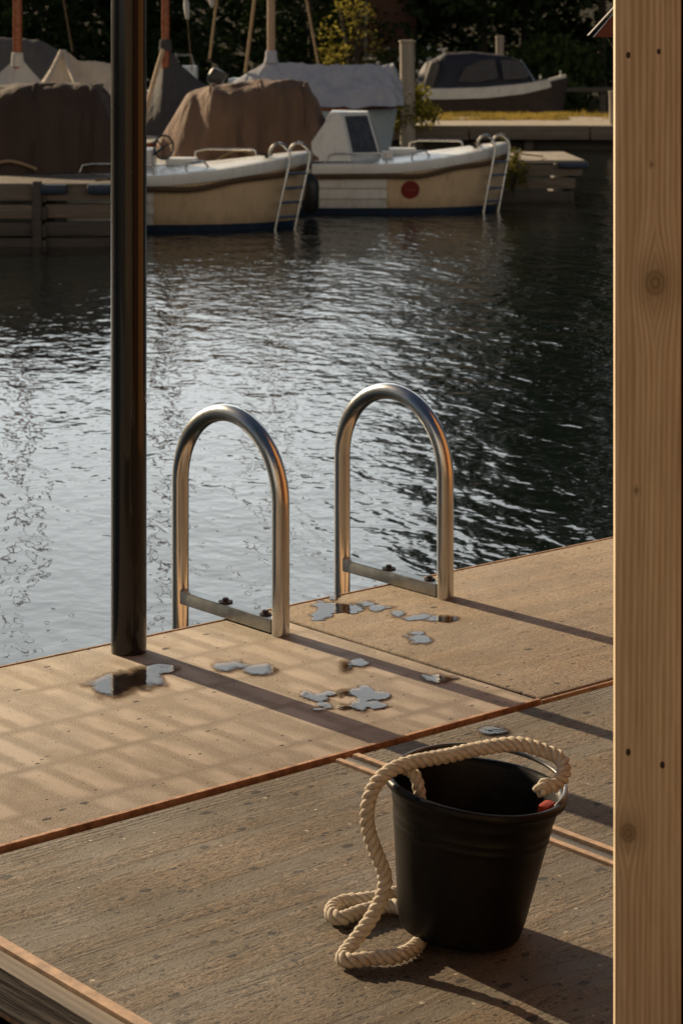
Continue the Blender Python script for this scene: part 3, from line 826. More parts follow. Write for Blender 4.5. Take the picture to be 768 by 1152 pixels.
def drape(rings_spec, name, mat, parent, n=44, wr=.02, seed=0, pleat=0.0, extra=None):
    """cloth over a frame. rings_spec: (x, y0, y1, edge z, ridge z, boxiness, ridge shift)"""
    m = MB(); rings = []
    # resample stations along x
    st = []
    for a, b in zip(rings_spec, rings_spec[1:]):
        for k in range(12):
            q = k/12; st.append(tuple(a[i]*(1-q)+b[i]*q for i in range(7)))
    st.append(rings_spec[-1])
    for (x, y0, y1, ze, zr, bx, sh) in st:
        ring = []
        for i in range(n+1):
            s = -1+2*i/n
            y = (y0+y1)/2+(y1-y0)/2*s
            c = max(-1, min(1, s-sh*(1-abs(s))))
            z = ze+(zr-ze)*(1-abs(s)**bx)
            w = mnoise.noise((x*2.2+seed, y*2.0, z*1.2+seed))*wr+(.3-abs(mnoise.noise((x*3.1+seed+z*.8, y*2.5, z*1.3))))*wr*1.6+(.3-abs(mnoise.noise((x*7+seed-z*2, y*4, z*2.0+3))))*wr*.7
            pl = pleat*sin(x*17+2.5*mnoise.noise((x*2, z*2, seed)))*abs(s)**1.5
            ring.append(Vector((x+w*.5, y+(-1 if s < 0 else 1)*(w+pl)*min(1, abs(s)*2), z+w*.7)))
        rings.append(ring)
    m.loft(rings, closed=False)
    # end walls
    m.bm.faces.new([m.bm.verts.new(p) for p in rings[0]]); m.bm.faces.new([m.bm.verts.new(p) for p in rings[-1]][::-1])
    return m.build(name, mat, parent, True, 55)

def brown_cover(t, sc_, mat):
    off = .40 if sc_((1, 0, 0)).x > 1.05 else 0
    def sc(p): return sc_((p[0]+off, p[1], p[2]))
    kx = sc_((1, 0, 0)).x
    sp = [(-3.25, -.20, .20, .72, .95, 2, 0), (-3.12, -.30, .30, .70, 1.15, 2.4, 0), (-2.84, -.60, .60, .68, 1.62, 3.2, 0), (-2.45, -.92, .92, .68, 1.76, 7, 0),
          (-1.9, -.92, .92, .69, 1.81, 9, 0), (-1.30, -.90, .90, .70, 1.83, 9, 0), (-1.12, -.88, .88, .70, 1.79, 8, 0), (-1.0, -.86, .86, .71, 1.60, 6, 0), (-.86, -.84, .84, .71, 1.20, 5, 0), (-.74, -.8, .8, .72, .80, 4, 0)]
    c = drape([((x+off)*kx, a, b, z0, z1, bx, sh) for (x, a, b, z0, z1, bx, sh) in sp], 'canopy', mat, t, wr=.07, seed=3.3*kx, pleat=.034)
    m = MB(); px = [sc((-2.35+.16*k, -.985, .74+.10*sin(k*.9)+.02*k)) for k in range(5)]
    m.tube(resample(px, .05), .02, 6); m.build('hem_rope', M['rope_tan'], c, True)
    # front bow seam
    for (xs_, hw_, zt_) in ((-2.45, .935, 1.775), (-1.78, .94, 1.825), (-1.13, .90, 1.80)):
        m = MB(); zz = [sc((xs_+.02*sin(k*1.7), hw_*(-1+2*k/16), .70+(zt_-.70)*(1-abs(-1+2*k/16)**8)+.010)) for k in range(17)]
        m.tube(resample(zz, .05), .012, 6); m.build('seam', mat, c, True)
    m = MB(); zz = [sc((-2.6+.2*k, -.955+.02*sin(k*2.1), .715+.02*sin(k*1.3))) for k in range(10)]
    m.tube(resample(zz, .05), .014, 6); m.build('hem', mat, c, True)
def shield(t, sc):
    base = [(-1.22, -.93), (-.49, -.93), (-.05, -.40), (-.05, .40), (-.49, .93), (-1.22, .93)]
    top = [(-.76, -.76), (-.63, -.76), (-.25, -.34), (-.25, .34), (-.63, .76), (-.76, .76)]
    zb, zt = .73, 1.40
    m = MB(); bot = [sc((x, y, zb)) for x, y in base]; tp = [sc((x, y, zt)) for x, y in top]
    m.loft([bot, tp], True, True, True); w = m.build('windshield', M['gel_white'], t)
    def quad(i, j, s0=.10, s1=.90, h0=.16, h1=.92):
        a, b, c, d = bot[i], bot[j], tp[j], tp[i]
        nrm = (b-a).cross(d-a).normalized()
        ctr = (a+b+c+d)/4
        if nrm.dot(ctr-Vector((-.6, 0, 1.0))) < 0: nrm = -nrm
        def at(s, h): return (a.lerp(b, s)).lerp(d.lerp(c, s), h)+nrm*.006
        mm = MB(); f1 = [at(s0, h0), at(s1, h0), at(s1, h1), at(s0, h1)]
        mm.loft([f1, [p+nrm*.006 for p in f1]], True, True, True); mm.build('window_pane', M['tint'], w)
    quad(1, 2); quad(2, 3); quad(3, 4)
    m = MB(); m.box(sc((.02, -.45, .80)), (.16, .2, .10), bevel=.01); m.build('vent_box', M['gel_white'], t)
def wheel_console(t, sc):
    m = MB(); m.box(sc((-.28, .1, .88)), (.45, .8, .22), bevel=.03); co = m.build('console', M['gel_white'], t, True, 40)
    m = MB(); c = sc((.06, -.15, 1.02)); rr = .15
    ring = [c+Vector((rr*cos(a)*.75, -.10+rr*.6*cos(a), rr*sin(a))) for a in [2*pi*k/24 for k in range(25)]]
    m.tube(ring, .014, 8)
    for k in range(3):
        a = 2*pi*k/3+.4; m.tube([c+Vector((0, -.10, 0)), c+Vector((rr*cos(a)*.75, -.10+rr*.6*cos(a), rr*sin(a)))], .010, 6)
    m.tube([c+Vector((0, -.10, 0)), sc((-.1, .0, .9))], .018, 8)
    m.build('steering_wheel', M['black'], co, True)

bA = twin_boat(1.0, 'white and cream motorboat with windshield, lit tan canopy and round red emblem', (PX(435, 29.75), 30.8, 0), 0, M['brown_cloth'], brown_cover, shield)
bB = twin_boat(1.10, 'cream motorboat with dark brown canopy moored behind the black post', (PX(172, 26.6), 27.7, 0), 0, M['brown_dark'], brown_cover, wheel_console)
# round emblem on the bow of the further boat
xe = .34; pe = twin_point(xe, .945, .955, .36, -1); pe2 = twin_point(xe+.05, .945, .955, .36, -1); pz = twin_point(xe, .915, .92, .22, -1)
tx = (pe2-pe).normalized(); tz = (pe-pz).normalized(); nn = tx.cross(tz).normalized(); tz = nn.cross(tx)
if nn.y > 0: nn = -nn
m = MB(); ctr = pe+nn*.012-tz*.02
m.loft([[ctr+(tx*cos(2*pi*k/32)+tz*sin(2*pi*k/32))*r+nn*o_ for k in range(32)] for (r, o_) in ((.128, -.012), (.128, 0), (.0001, .001))])
em = m.build('emblem', M['emblem_red'], bA, True, 40)
m = MB()
for k in range(6):
    s = -.07+.024*k; hgt = (.030, .018, .022, .016, .030, .018)[k]
    m.tube([ctr+tx*s+tz*(-.012)+nn*.003, ctr+tx*(s+.006)+tz*(hgt-.012)+nn*.003, ctr+tx*(s+.016)+tz*(hgt*.4-.012)+nn*.003, ctr+tx*(s+.012)+tz*(-.014)+nn*.003], .003, 5)
m.build('emblem_script', M['emblem_ink'], em)
# fender between the two boats
t = thing('fender', 'black boat fender hanging between the two cream bows', 'fender', (PX(349, 29.2), 29.2, .02))
m = MB(); m.lathe([(.0001, .02), (.06, .03), (.115, .10), (.12, .40), (.11, .48), (.05, .55), (.03, .58), (.0001, .58)], 20); m.build('body', M['black'], t, True)
m = MB(); m.tube([(0, 0, .57), (.01, .1, .70), (.02, .55, .74)], .01, 6); m.build('line', M['black'], t, True)

def hull_simple(t, L, beam, sheer, free, mat, strake=None, bowx=1, boot=M['navy'], zk=-.25):
    """x from -L/2 (stern) to L/2 (bow); sheer height free, + sheer at the bow"""
    st = [i/14 for i in range(15)]
    def hb(q): return beam/2*(.82+.18*min(1, q*3))*max(0, 1-max(0, (q-.45)/.55)**2.2)**.8
    def zs(q): return free+sheer*max(0, (q-.35)/.65)**1.6+.04*(1-q)
    def xx(q, fr): return (-L/2+L*q*(1-.07*(1-fr)))*bowx
    def part(levels, name, m_):
        m = MB()
        for sy in (-1, 1):
            m.loft([[Vector((xx(q, fr), sy*hb(q)*(.72+.28*fr), zk+(zs(q)-zk)*fr+off)) for (fr, off) in levels] for q in st], closed=False)
        return m.build(name, m_, t, True, 40, weld=True)
    part([(0, 0), (.3, 0), (.36, 0)], 'boot_stripe', boot)
    part([(.36, 0), (.6, 0), (.88, 0), (1.0, 0)], 'hull', mat)
    m = MB(); m.loft([[Vector((xx(q, 1), f_*hb(q), zs(q)+.01)) for f_ in (-1, -.5, 0, .5, 1)] for q in st], closed=False); m.build('deck', mat, t)
    if strake:
        m = MB()
        for sy in (-1, 1): m.tube([Vector((xx(q, 1), sy*(hb(q)+.012), zs(q)-.03)) for q in st], .028, 8)
        m.build('rubbing_strake', strake, t, True)
    return hb, zs

def mast(t, x, y, z0, z1, r, mat, name='mast'):
    m = MB(); m.tube([(x, y, z0), (x, y, (z0+z1)/2), (x, y, z1)], [r, r*.95, r*.7], 14); return m.build(name, mat, t, True)
def line(t, p, q, r, mat, name='stay', sag=.0):
    m = MB(); p = Vector(p); q = Vector(q)
    m.tube([p.lerp(q, k/8)-Vector((0, 0, sag*4*(k/8)*(1-k/8))) for k in range(9)], r, 6); return m.build(name, mat, t, True)

# sailing boat with the red mast (far left)
Y = 38.0; X0 = PX(20, Y)
t = thing('sailing_boat', 'sailing boat with varnished red mast rising from a white tarpaulin', 'boat', (X0, Y, 0))
hull_simple(t, 5.5, 1.9, .25, .75, M['gel_white'], M['varnish'])
mast(t, 0, 0, .7, 8.0, .082, M['varnish'])
drape([(-2.3, -.8, .8, .7, 1.55, 1.3, 0), (-1.0, -.9, .9, .7, 1.75, 1.2, 0), (-.45, -.85, .85, .75, 1.80, 1.1, 0), (-.10, -.8, .8, .8, 2.10, .85, 0), (0, -.8, .8, .8, 2.20, .8, 0), (.10, -.8, .8, .8, 2.12, .85, 0), (.32, -.8, .8, .8, 1.86, 1.0, 0), (.6, -.85, .85, .75, 1.68, 1.2, 0), (1.8, -.6, .6, .8, 1.30, 1.3, 0)], 'tarpaulin', M['white_cloth'], t, wr=.03, seed=1.2)
m = MB(); m.lathe([(.088, 2.02), (.115, 2.02), (.10, 2.26), (.084, 2.27)], 18); m.build('mast_collar', M['white_cloth'], t, True)

# beige tent cover boat
Y = 36.0; X0 = PX(115, Y)
t = thing('covered_boat', 'boat under a beige tent-like tarpaulin with two pale folds', 'boat', (X0, Y, 0))
hull_simple(t, 4.6, 1.8, .2, .75, M['gel_white'], M['dark_timber'])
def lx_(px): return PX(px, Y)-X0
cv = drape([(lx_(34), -.5, .5, .8, 1.60, 1.3, 0), (lx_(48), -.75, .75, .8, 1.80, 1.1, 0), (lx_(69), -.85, .85, .78, 2.30, .85, 0), (lx_(75), -.85, .85, .78, 2.26, .8, 0), (lx_(88), -.9, .9, .76, 2.14, 1.0, 0), (lx_(112), -.9, .9, .76, 2.09, 1.15, 0), (lx_(140), -.9, .9, .76, 2.08, 1.15, 0), (lx_(160), -.85, .85, .76, 1.80, 1.2, 0), (lx_(178), -.6, .6, .78, 1.20, 1.3, 0)], 'tarpaulin', M['beige_cloth'], t, wr=.05, seed=8.1, pleat=.02)
for (a, b) in (((70, 58), (52, 96)), ((73, 58), (90, 100))):
    m = MB(); P = Q(*a, Y)-Vector((X0, Y, 0)); P.y = -.06; E = Q(*b, Y-.6)-Vector((X0, Y, 0)); E.y = -.80
    m.tube([P, P.lerp(E, .5)-Vector((0, .02, .02)), E], .045, 8); m.build('fold', M['beige_cloth'], cv, True)

# classic boat with a dark grey tent and an orange mast
Y = 33.0; X0 = PX(187, Y)
t = thing('sailing_boat', 'sailing boat with dark grey pyramid tent and varnished orange mast', 'boat', (X0, Y, 0))
hull_simple(t, 5.2, 1.7, .3, .85, M['gel_white'], M['varnish'])
mast(t, 0, -.1, .8, 8.0, .062, M['varnish'])
drape([(-.34, -.80, .80, 1.0, 1.45, 1.0, 0), (-.16, -.80, .80, 1.0, 1.85, .9, 0), (-.03, -.80, .80, 1.0, 2.31, .9, 0), (.03, -.80, .80, 1.0, 2.32, .9, 0), (.22, -.8, .8, 1.0, 2.05, 1.0, 0), (.55, -.8, .8, 1.0, 1.80, 1.1, 0), (1.0, -.75, .75, 1.0, 1.62, 1.2, 0), (1.7, -.55, .55, 1.05, 1.25, 1.4, 0)], 'tent', M['slate_cloth'], t, wr=.02, seed=5.5)
m = MB(); m.tube([(-.02, -.12, 2.34), (-.10, -.40, 2.0), (-.22, -.78, 1.45), (-.27, -.86, 1.15)], .035, 8); m.build('sunlit_tent_edge', M['sunlit_tan'], t, True)  # tan tube stands in for sunlight along the tent's left edge
m = MB(); m.lathe([(.062, 2.28), (.10, 2.28), (.085, 2.44), (.064, 2.45)], 16, (0, -.1, 0)); m.build('mast_collar', M['slate_cloth'], t, True)

# small open motor boat with outboard (behind the tan canopy)
Y = 46.0; X0 = PX(232, Y)
t = thing('motorboat', 'small pale blue motorboat with grey outboard between two masts', 'boat', (X0, Y, 0))
hull_simple(t, 3.4, 1.5, .35, 1.45, M['blue_grey'], M['grey_plastic'])
m = MB(); m.box((-.35, -.2, 1.78), (.35, .5, .5), bevel=.05); m.build('console', M['blue_grey'], t, True)
m = MB(); m.box((-.62, -.2, 2.08), (.12, .16, .12), bevel=.03); m.tube([(-.62, -.2, 1.9), (-.62, -.2, 2.3)], .02, 8); m.tube([(-.9, -.2, 2.0), (-.9, -.2, 2.25), (-.3, -.2, 2.25), (-.2, -.2, 1.9)], .02, 8); m.build('search_light', M['grey_plastic'], t, True)
m = MB(); m.box((.24, -.3, 1.78), (.36, .34, .36), bevel=.10, ry=.45); m.box((.25, -.3, 1.4), (.18, .2, .6), bevel=.04); m.build('outboard_motor', M['black'], t, True)
m = MB(); m.box((.75, -.25, 1.66), (.55, .5, .22), bevel=.09); m.build('seat', M['blue_grey'], t, True)

# long boat under a blue-grey tarpaulin with pale mast
Y = 44.0; X0 = PX(365, Y)
X0 = PX(352, Y)
t = thing('sailing_boat', 'long boat under a pale blue-grey tarpaulin with a bare wooden mast', 'boat', (X0, Y, 0))
hull_simple(t, 3.45, 2.0, .06, 1.16, M['blue_grey'], M['varnish'])
mx = PX(305, Y)-X0
mast(t, mx, 0, 1.0, 9.0, .082, M['mast_pale'])
def l2(px): return PX(px, Y)-X0
drape([(l2(262), -.6, .6, 1.20, 1.70, 1.3, 0), (l2(277), -.8, .8, 1.20, 1.86, 1.2, 0), (l2(296), -.9, .9, 1.20, 2.06, 1.0, 0), (l2(303), -.9, .9, 1.20, 2.16, .9, 0), (l2(308), -.9, .9, 1.20, 2.16, .9, 0), (l2(315), -.9, .9, 1.20, 2.09, 1.0, 0), (l2(345), -.95, .95, 1.20, 2.08, 1.1, 0), (l2(395), -.95, .95, 1.20, 2.03, 1.1, 0), (l2(420), -.95, .95, 1.20, 2.07, 1.1, 0), (l2(441), -.9, .9, 1.20, 2.05, 1.2, 0), (l2(452), -.7, .7, 1.22, 1.66, 1.3, 0)], 'tarpaulin', M['grey_cloth'], t, wr=.06, seed=2.7, pleat=.035)
m = MB(); m.lathe([(.085, 2.10), (.15, 2.08), (.12, 2.20), (.11, 2.33), (.085, 2.34)], 18, (mx, 0, 0)); m.build('mast_collar', M['grey_cloth'], t, True)
line(t, Q(276, 82, Y)-Vector((X0, Y, 0)), Q(287.5, -10, Y)-Vector((X0, Y, 0)), .032, M['rope_tan'], 'stay')
line(t, Q(358, 72, Y)-Vector((X0, Y, 0)), Q(343, -10, Y)-Vector((X0, Y, 0)), .024, M['rope_tan'], 'stay')
line(t, Q(236, 66, Y)-Vector((X0, Y, 0)), Q(245, -10, Y)-Vector((X0, Y, 0)), .026, M['rope_tan'], 'stay')
for (px, y0, y1) in ((209, -6, 22), (237, -8, 8)):
    m = MB(); p, q = Q(px, y0, Y)-Vector((X0, Y, 0)), Q(px+2, y1, Y)-Vector((X0, Y, 0))
    m.tube([p, p.lerp(q, .4), p.lerp(q, .75), q], [.02, .06, .05, .03], 8); m.build('furled_pennant', M['white_cloth'], t, True)
line(t, Q(211, 20, Y)-Vector((X0, Y, 0)), Q(216, 80, Y)-Vector((X0, Y, 0)), .010, M['rope_brown'], 'stay')

# grey dome far left
Y = 55.0; X0 = PX(15, Y)
t = thing('covered_boat', 'large boat under a dull grey tarpaulin in the shade at the far left', 'boat', (X0, Y, 0))
hull_simple(t, 6.0, 2.2, .3, 1.2, M['gel_white'], M['dark_timber'])
drape([(-2.6, -.9, .9, 1.2, 1.9, 1.6, 0), (-1.5, -1, 1, 1.2, 2.65, 1.5, 0), (0, -1, 1, 1.2, 2.72, 1.5, 0), (.6, -1, 1, 1.2, 2.66, 1.5, 0), (1.1, -.95, .95, 1.2, 2.45, 1.6, 0), (1.6, -.8, .8, 1.25, 2.0, 1.6, 0), (2.2, -.6, .6, 1.3, 1.6, 1.6, 0)], 'tarpaulin', M['dull_cloth'], t, wr=.05, seed=6.1)
line(t, Q(82, 58, Y)-Vector((X0, Y, 0)), Q(70, -10, Y)-Vector((X0, Y, 0)), .02, M['rope_brown'], 'stay')

# boat with dark canopy and two smoked windows (right)
Y = 66.0; X0 = PX(556, Y)
t = thing('motorboat', 'white motorboat with a midnight canopy and smoked windows beyond the quay', 'boat', (X0, Y, 0))
hull_simple(t, 4.5, 1.9, .42, 1.22, M['brown_hull'], None, 1, M['navy'])
def l3(px): return PX(px, Y)-X0
m = MB()
for sy in (-1, 1):
    rings = []
    for (px, zt, zb, hy) in ((472, 1.30, .98, .86), (500, 1.30, .98, .96), (545, 1.34, 1.02, .98), (585, 1.44, 1.14, .86), (612, 1.56, 1.30, .56), (632, 1.70, 1.46, .10), (636, 1.72, 1.50, .02)):
        rings.append([Vector((l3(px), sy*(hy+.03), zb)), Vector((l3(px), sy*(hy+.06), zt)), Vector((l3(px), sy*(hy-.06), zt+.02))])
    m.loft(rings, closed=False)
m.build('gunwale', M['gel_white'], t, True, 40)
cn = drape([(l3(470), -.8, .8, 1.2, 1.75, 2.2, 0), (l3(478), -.9, .9, 1.2, 2.08, 2.6, 0), (l3(500), -.9, .9, 1.25, 2.38, 3.2, 0), (l3(530), -.9, .9, 1.28, 2.42, 3.4, 0), (l3(560), -.88, .88, 1.32, 2.34, 3.4, 0), (l3(585), -.8, .8, 1.38, 2.16, 3, 0), (l3(600), -.65, .65, 1.45, 1.62, 2.5, 0)], 'canopy', M['navy_cloth'], t, wr=.02, seed=4.4)
for pts in ([(514, 92), (523, 76), (540, 68), (556, 66), (560, 88), (535, 93)], [(563, 67), (583, 68), (596, 84), (592, 88), (566, 90)]):
    m = MB(); f_ = [Q(px, py, Y-.94)-Vector((X0, Y, 0)) for px, py in pts]
    for v in f_: v.y = -.945+max(0, v.x-1.0)*.10
    m.loft([f_, [p+Vector((0, .03, 0)) for p in f_]], True, True, True); m.build('window_pane', M['vinyl'], cn)
m = MB(); m.tube([(l3(583), -.80, 2.15), (l3(599), -.66, 1.5)], .03, 6); m.build('windshield_frame', M['chrome'], t, True)
m = MB(); m.box((l3(479), -.5, 1.25), (.5, .3, .55), bevel=.1); m.box((l3(476), -.5, .75), (.25, .2, .8), bevel=.05); m.build('outboard_motor', M['black'], t, True)
for (a, b) in (((l3(630), 0, 1.72), (l3(630), 0, 1.85)), ((l3(606), -.3, 1.6), (l3(606), -.3, 1.72))):
    m = MB(); m.tube([a, b], .04, 6); m.build('cleat', M['chrome'], t, True)
m = MB(); m.box((l3(484), .0, 1.70), (.35, 1.86, .9), bevel=.2, ry=.3); m.build('tan_flap', M['dull_cloth'], cn, True)

# mooring lines
for (pts, lb) in (([(PX(435, 29.75)+1.25, 30.42, .95), (PX(435, 29.75)+1.8, 31.4, .80), (PX(610, 33.0), 33.0, .66)], 'pale mooring line from the emblem boat to the short timber dock'),
                  ([(PX(172, 26.6)-.45, 26.7, .80), (PX(150, 25.9), 25.9, .74), (PX(108, 25.0), 25.0, .735)], 'dark mooring line from the cream motorboat to the timber crib dock')):
    m = MB(); m.rope(pts, .014, .06, 3, 5, .03)
    tag(m.build('mooring_line', M['rope_tan'] if 'pale' in lb else M['rope_brown'], None, True, 180), lb, 'rope')
# ------------------------------------------------------------------ docks and quay
# timber crib dock at the left
Yd = 24.6
t = thing('timber_dock', 'dark timber crib dock in front of the cream motorboat at the left', 'dock', (PX(47, Yd), Yd, 0))
ux = PX(125, Yd)-PX(47, Yd)
for i, z in enumerate((.60, .40, .20, .02)):
    for (xa, xb, y0) in ((0.03, ux+.02, .10 if i % 2 else .06), (-3.2, -.08, .0 if i % 2 else .04)):
        m = MB(); m.box(((xa+xb)/2, y0, z), (xb-xa, .14, .16), bevel=.018, rz=random.uniform(-.008, .008)); m.build('beam', M['old_timber'] if i in (0, 1) else M['dark_timber'], t, True, 40)
    m = MB(); m.box((-.02, .9, z-.02), (.16, 1.9, .15), bevel=.018); m.build('beam', M['dark_timber'], t, True, 40)
m = MB()
for k in range(14):
    m.box((-1.23, .05+k*.135, .70), (4.1, .125, .04), bevel=.006)
m.build('deck_boards', M['old_timber'], t, True, 40)
for (xa, w) in ((.15, .30), (.68, .30)):
    m = MB(); m.box((xa, -.07, .66), (w, .10, .11), bevel=.03); m.build('bumper', M['navy'], t, True)
m = MB(); m.box((-.04, -.06, .35), (.10, .08, .80), bevel=.012); m.build('corner_post', M['dark_timber'], t, True)
# small floating dock at the right
Yd = 32.4; xa, xb = PX(470, Yd), PX(655, Yd)
t = thing('timber_dock', 'short timber dock with a pale top beside the windshield motorboat', 'dock', ((xa+xb)/2, Yd, 0))
w = xb-xa
for i, z in enumerate((.48, .28, .08)):
    m = MB(); m.box((-.05*i, .08+.02*(i % 2), z), (w-.12*i, .12, .165), bevel=.015); m.build('beam', M['old_timber'] if i < 2 else M['dark_timber'], t, True, 40)
    m = MB(); m.box((w/2-.08-.05*i, 1.6, z), (.12, 2.9, .165), bevel=.015); m.build('beam', M['dark_timber'], t, True, 40)
m = MB()
for k in range(24): m.box((0, .06+k*.128, .61), (w+.06, .120, .045), bevel=.006)
m.build('deck_boards', M['quay_top'], t, True, 40)
m = MB(); m.box((w/2-.14, -.02, .56), (.45, .08, .10), bevel=.03); m.build('bumper', M['navy'], t, True)
m = MB(); m.tube([(w*.12, .6, .62), (w*.12, .6, .74)], .025, 8); m.tube([(w*.12-.06, .6, .74), (w*.12+.06, .6, .74)], .02, 8); m.build('cleat', M['galv'], t, True)
# the quay
Yq = 52.0; qa, qb = PX(415, Yq), 22.0
t = thing('quay', 'long timber faced quay with a grassy edge behind the boats', 'quay', (0, Yq, 0))
m = MB(); m.box(((qa+qb)/2, 5.0, .50), (qb-qa, 10.0, .16), bevel=.02); m.build('quay_top', M['quay_top'], t)
x = qa; i = 0
while x < qb:
    L = 2.4+(i % 3)*.5
    m = MB(); m.box((x+L/2, -.06, .40+.01*(i % 2)), (L-.03, .10, .34), bevel=.02); m.build('fascia_board', M['old_timber'], t, True)
    m = MB(); m.box((x+L*.5, .25, .0), (.22, .22, .7), bevel=.02); m.build('pile', M['dark_timber'], t)
    x += L; i += 1
m = MB(); m.box(((qa+qb)/2, 5.2, .05), (qb-qa-.6, 9.4, .7)); m.build('core', M['dark_timber'], t)
t = thing('timber_dock', 'dark low jetty in the shade beyond the midnight canopy boat', 'dock', (PX(650, 69.5), 69.5, 0))
m = MB(); m.box((0, 0, 1.22), (5.5, 1.8, .14), bevel=.02); m.build('deck_boards', M['dark_timber'], t)
for k in range(4):
    m = MB(); m.box((-2.3+k*1.5, -.7, .4), (.2, .2, 1.6), bevel=.02); m.build('pile', M['dark_timber'], t)
# mooring piles
def pile(px, y0, y1, Y, dia, label, zb):
    t = thing('mooring_pile', label, 'post', (PX(px, Y), Y, 0), 0, 'mooring piles')
    zt = PZ(y0, Y)
    m = MB(); m.tube([(0, 0, zb), (.01, 0, (zb+zt)/2), (-.005, 0, zt-.05)], [dia/2*1.05, dia/2, dia/2*.97], 18); m.build('pile', M['old_timber_v'], t, True)
    m = MB(); m.lathe([(dia/2*.97, zt-.05), (dia/2*1.12, zt-.04), (dia/2*1.12, zt+.01), (dia/2*.6, zt+.02), (.0001, zt+.02)], 18); m.build('cap', M['old_timber_v'], t, True)
pile(458, 46, 126, 51.2, .36, 'tall weathered wooden mooring pile with leaves at its foot', -.8)
pile(562, 41, 60, 69.0, .26, 'short wooden mooring pile behind the midnight canopy', -.8)
pile(689, 103, 135, 52.6, .20, 'low wooden mooring pile half hidden by the pale pine post', -.4)

# ------------------------------------------------------------------ plants
def leaves(m, c, rad, n, size, hang=0.0, shape=None):
    for _ in range(n):
        while True:
            d = Vector((random.uniform(-1, 1), random.uniform(-1, 1), random.uniform(-1, 1)))
            if d.length < 1: break
        p = Vector(c)+Vector((d.x*rad[0], d.y*rad[1], d.z*rad[2]))
        u = Vector((random.gauss(0, 1), random.gauss(0, 1), random.gauss(0, .6)-hang)).normalized()
        v = u.orthogonal().normalized(); v = (Matrix.Rotation(random.uniform(0, 6.28), 3, u) @ v)
        s = size*random.uniform(.6, 1.4)
        a, b, c2, d2_ = p-u*s*.5, p+v*s*.28, p+u*s*.6, p-v*s*.28
        m.bm.faces.new([m.bm.verts.new(q) for q in (a, b, c2, d2_)])
def bush_mesh(w, h, n_clump, n_leaf, size, hang=0):
    m = MB()
    for _ in range(n_clump):
        a = random.uniform(0, 2*pi); r = sqrt(random.random()); z = random.random()
        rr = (w/2)*r*sqrt(max(.05, 1-(z*.9)**2))
        leaves(m, (rr*cos(a), rr*sin(a)*.7, .1+z*h*.9), (w*.14+.05, w*.14+.05, h*.13+.04), n_leaf, size, hang)
    return m
def shrub(name, label, loc, w, h, mat, nc, nl, size, cat='shrub', hang=0, flowers=0, stem=True, group=None):
    t = thing(name, label, cat, loc, 0, group)
    bush_mesh(w, h, nc, nl, size, hang).build('foliage', mat, t)
    m = MB()
    for k in range(5):
        a = k*1.3; m.tube([(0, 0, -.05), (.1*w*cos(a), .1*w*sin(a), h*.4), (.25*w*cos(a), .2*w*sin(a), h*.75)], [.03*w, .02*w, .008*w], 6)
    m.build('stem', M['bark'], t)
    if flowers:
        m = MB()
        for _ in range(flowers):
            a = random.uniform(pi, 2*pi); z = random.random()**.7; r = w/2*sqrt(max(.05, 1-(z*.9)**2))*random.uniform(.85, 1.05)
            leaves(m, (r*cos(a), r*sin(a)*.7, .1+z*h*.95), (.10, .05, .06), 9, .085)
        m.build('blossom', M['petal'], t)
    return t
shrub('shrub', 'leafy yellow-green plant round the foot of the tall mooring pile', (PX(458, 51.2), 51.5, .50), 1.55, .95, M['leaf_yellow'], 90, 30, .10)
shrub('trailing_plant', 'yellowing plant trailing over the face of the short timber dock', (PX(577, 32.2), 32.22, .12), .42, .62, M['leaf_dock'], 26, 16, .06, 'plant')
shrub('trailing_plant', 'small tuft of yellow weeds on the dock beside the bow ladder', (PX(562, 32.6), 32.7, .62), .25, .30, M['leaf_dock'], 10, 12, .05, 'plant')
m = MB()
for _ in range(24000):
    x = random.uniform(qa+.4, 14); y = Yq+(random.gauss(8.6, .5) if random.random() < .55 else random.gauss(5.0, .45))
    nz = mnoise.noise((x*.7, y*.9, 0))+.4*mnoise.noise((x*2.3, y*2, 3))
    if nz < -.12+.1*(y < Yq+7): continue
    h = random.uniform(.04, .13)*(1+nz); a = random.uniform(0, pi); w_ = .010
    p = Vector((x, y, .58)); s = Vector((cos(a), sin(a), 0))*w_
    e = p+Vector((random.gauss(0, .05), random.gauss(0, .05), h))
    m.bm.faces.new([m.bm.verts.new(q) for q in (p-s, p+s, e)])
tag(m.build('grass', M['grass']), 'dry sunlit grass growing along the quay', 'grass', None, 'stuff')

# trees on the far bank
def tree(label, X, Y, H, wid, nc, seed, mat=None, low=.15, trunk_r=.16):
    random.seed(seed)
    t = thing('tree', label, 'tree', (X, Y, .55+max(0, (Y-75)*.05)), random.uniform(0, 6), 'trees on the far bank')
    m = MB()
    for _ in range(nc):
        z = low+(1-low)*random.random(); q = (z-low)/(1-low)
        prof = sqrt(max(.02, 1-(2*q-.8)**2/1.5))
        a = random.uniform(0, 2*pi); r = wid/2*prof*sqrt(random.uniform(.15, 1))
        leaves(m, (r*cos(a), r*sin(a), z*H), (.75, .75, .6), 30, .42 if H > 12 else .32, .2)
    m.build('crown', mat or M['leaf_dark'], t)
    m = MB(); m.tube([(0, 0, -.4), (.1, .05, H*.25), (-.05, .1, H*.55), (0, 0, H*.9)], [trunk_r, trunk_r*.8, trunk_r*.5, .03], 9)
    for k in range(7):
        a = k*2.4; z = H*(.25+.08*k); m.tube([(0, 0, z), (wid*.18*cos(a), wid*.18*sin(a), z+H*.07), (wid*.36*cos(a), wid*.36*sin(a), z+H*.12)], [trunk_r*.45, trunk_r*.3, .02], 6)
    m.build('trunk', M['bark'], t)
    return t
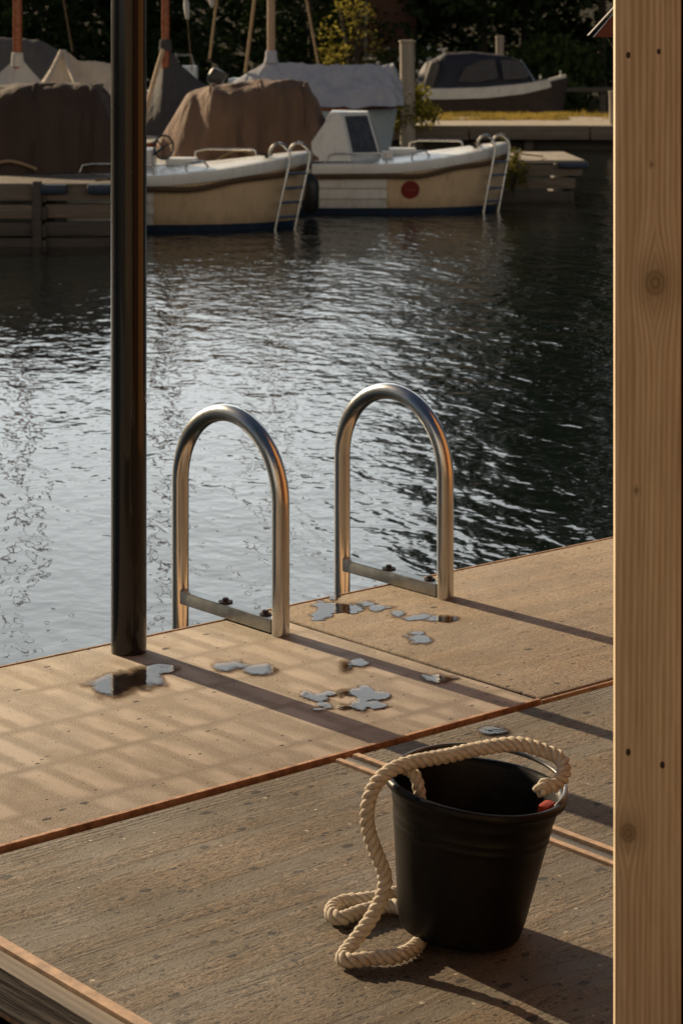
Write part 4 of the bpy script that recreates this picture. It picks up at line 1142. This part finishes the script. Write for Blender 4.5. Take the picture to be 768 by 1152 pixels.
spots = [(-19, 80, 7.5, 6.5, 'dark tree at the left end of the far wood'), (-14.2, 78, 7.0, 6, 'dark tree behind the dull grey tarpaulin'), (-10.0, 80, 8.0, 6, 'dark tree behind the red mast'),
         (-7.6, 78, 7.0, 4.6, 'dark tree behind the black post and beige tarpaulin'), (-1.2, 79.5, 7.0, 4.4, 'dark tree between the orange mast and the pale mast'), (1.3, 83, 9.5, 5, 'dark tree half hiding the brown brick house'),
         (5.2, 79, 17, 6.5, 'tall dark tree behind the midnight canopy boat'), (9.3, 77, 25, 8.5, 'tall dark tree above the weeping bush'), (14.0, 78, 27, 9, 'tall dark tree behind the pale pine post'),
         (19.5, 79, 26, 9, 'tall dark tree at the right end of the far wood'), (12, 86, 30, 10, 'tallest dark tree at the back of the wood on the right'), (7.2, 86, 24, 8, 'tall dark tree at the back above the dark jetty')]
for i, (X, Y_, H_, wd, lb) in enumerate(spots):
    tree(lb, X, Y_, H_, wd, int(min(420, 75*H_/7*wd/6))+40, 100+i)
random.seed(55)
m = MB()
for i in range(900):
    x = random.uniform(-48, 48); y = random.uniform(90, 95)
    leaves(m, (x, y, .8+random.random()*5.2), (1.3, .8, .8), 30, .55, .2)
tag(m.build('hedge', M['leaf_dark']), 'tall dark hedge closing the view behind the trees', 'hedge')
m = MB()
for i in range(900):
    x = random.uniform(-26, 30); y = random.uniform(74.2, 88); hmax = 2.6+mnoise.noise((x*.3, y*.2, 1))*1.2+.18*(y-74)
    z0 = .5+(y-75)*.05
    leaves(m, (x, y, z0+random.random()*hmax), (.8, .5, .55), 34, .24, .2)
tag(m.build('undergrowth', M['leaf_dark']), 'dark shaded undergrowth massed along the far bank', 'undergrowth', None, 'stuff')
m = MB()
for i in range(420):
    leaves(m, (random.uniform(-62, -54), random.uniform(-18, 90), .6+random.random()**1.2*8.5), (1.6, 1.6, 1.1), 26, .7, .2)  # out of view, added so the black post mirrors dark leaves
tag(m.build('hedge', M['leaf_dark']), 'unseen tall dark hedge added on the left bank to darken reflections', 'hedge')
random.seed(66)
shrub('flowering_shrub', 'dark shrub dotted with white blossom behind the tall mooring pile', (PX(465, 73.5), 73.6, .6), 4.4, 2.0, M['leaf_mid'], 70, 26, .16, 'shrub', 0, 70)
shrub('weeping_bush', 'dark green weeping bush with hanging leaves above the dark jetty', (PX(622, 73.0), 73.2, .6), 3.4, 2.3, M['leaf_mid'], 120, 30, .26, 'bush', 1.8)
shrub('sunlit_shrub', 'yellow-green sunlit shrub at the top of the bank near the brown house', (PX(397, 74.2), 74.2, .7), 2.3, 4.3, M['leaf_yellow'], 70, 18, .15)
# house glimpsed between the trees
Yh = 79.0; X0 = PX(428, Yh)
t = thing('brick_house', 'brown brick house glimpsed between the dark trees', 'house', (X0, Yh, .6))
m = MB(); m.box((0, 2.5, 2.2), (2.6, 5.0, 4.6)); m.build('wall', M['brick'], t)
m = MB(); m.loft([[(-1.6, -.25, 4.4), (1.6, -.25, 4.4), (0, -.25, 6.2)], [(-1.6, 5.2, 4.4), (1.6, 5.2, 4.4), (0, 5.2, 6.2)]], True, True, True); m.build('roof', M['dark_jamb'], t)
m = MB(); m.box((-.55, -.04, 2.9), (.10, .08, 2.6)); m.build('downpipe', M['grey_plastic'], t)
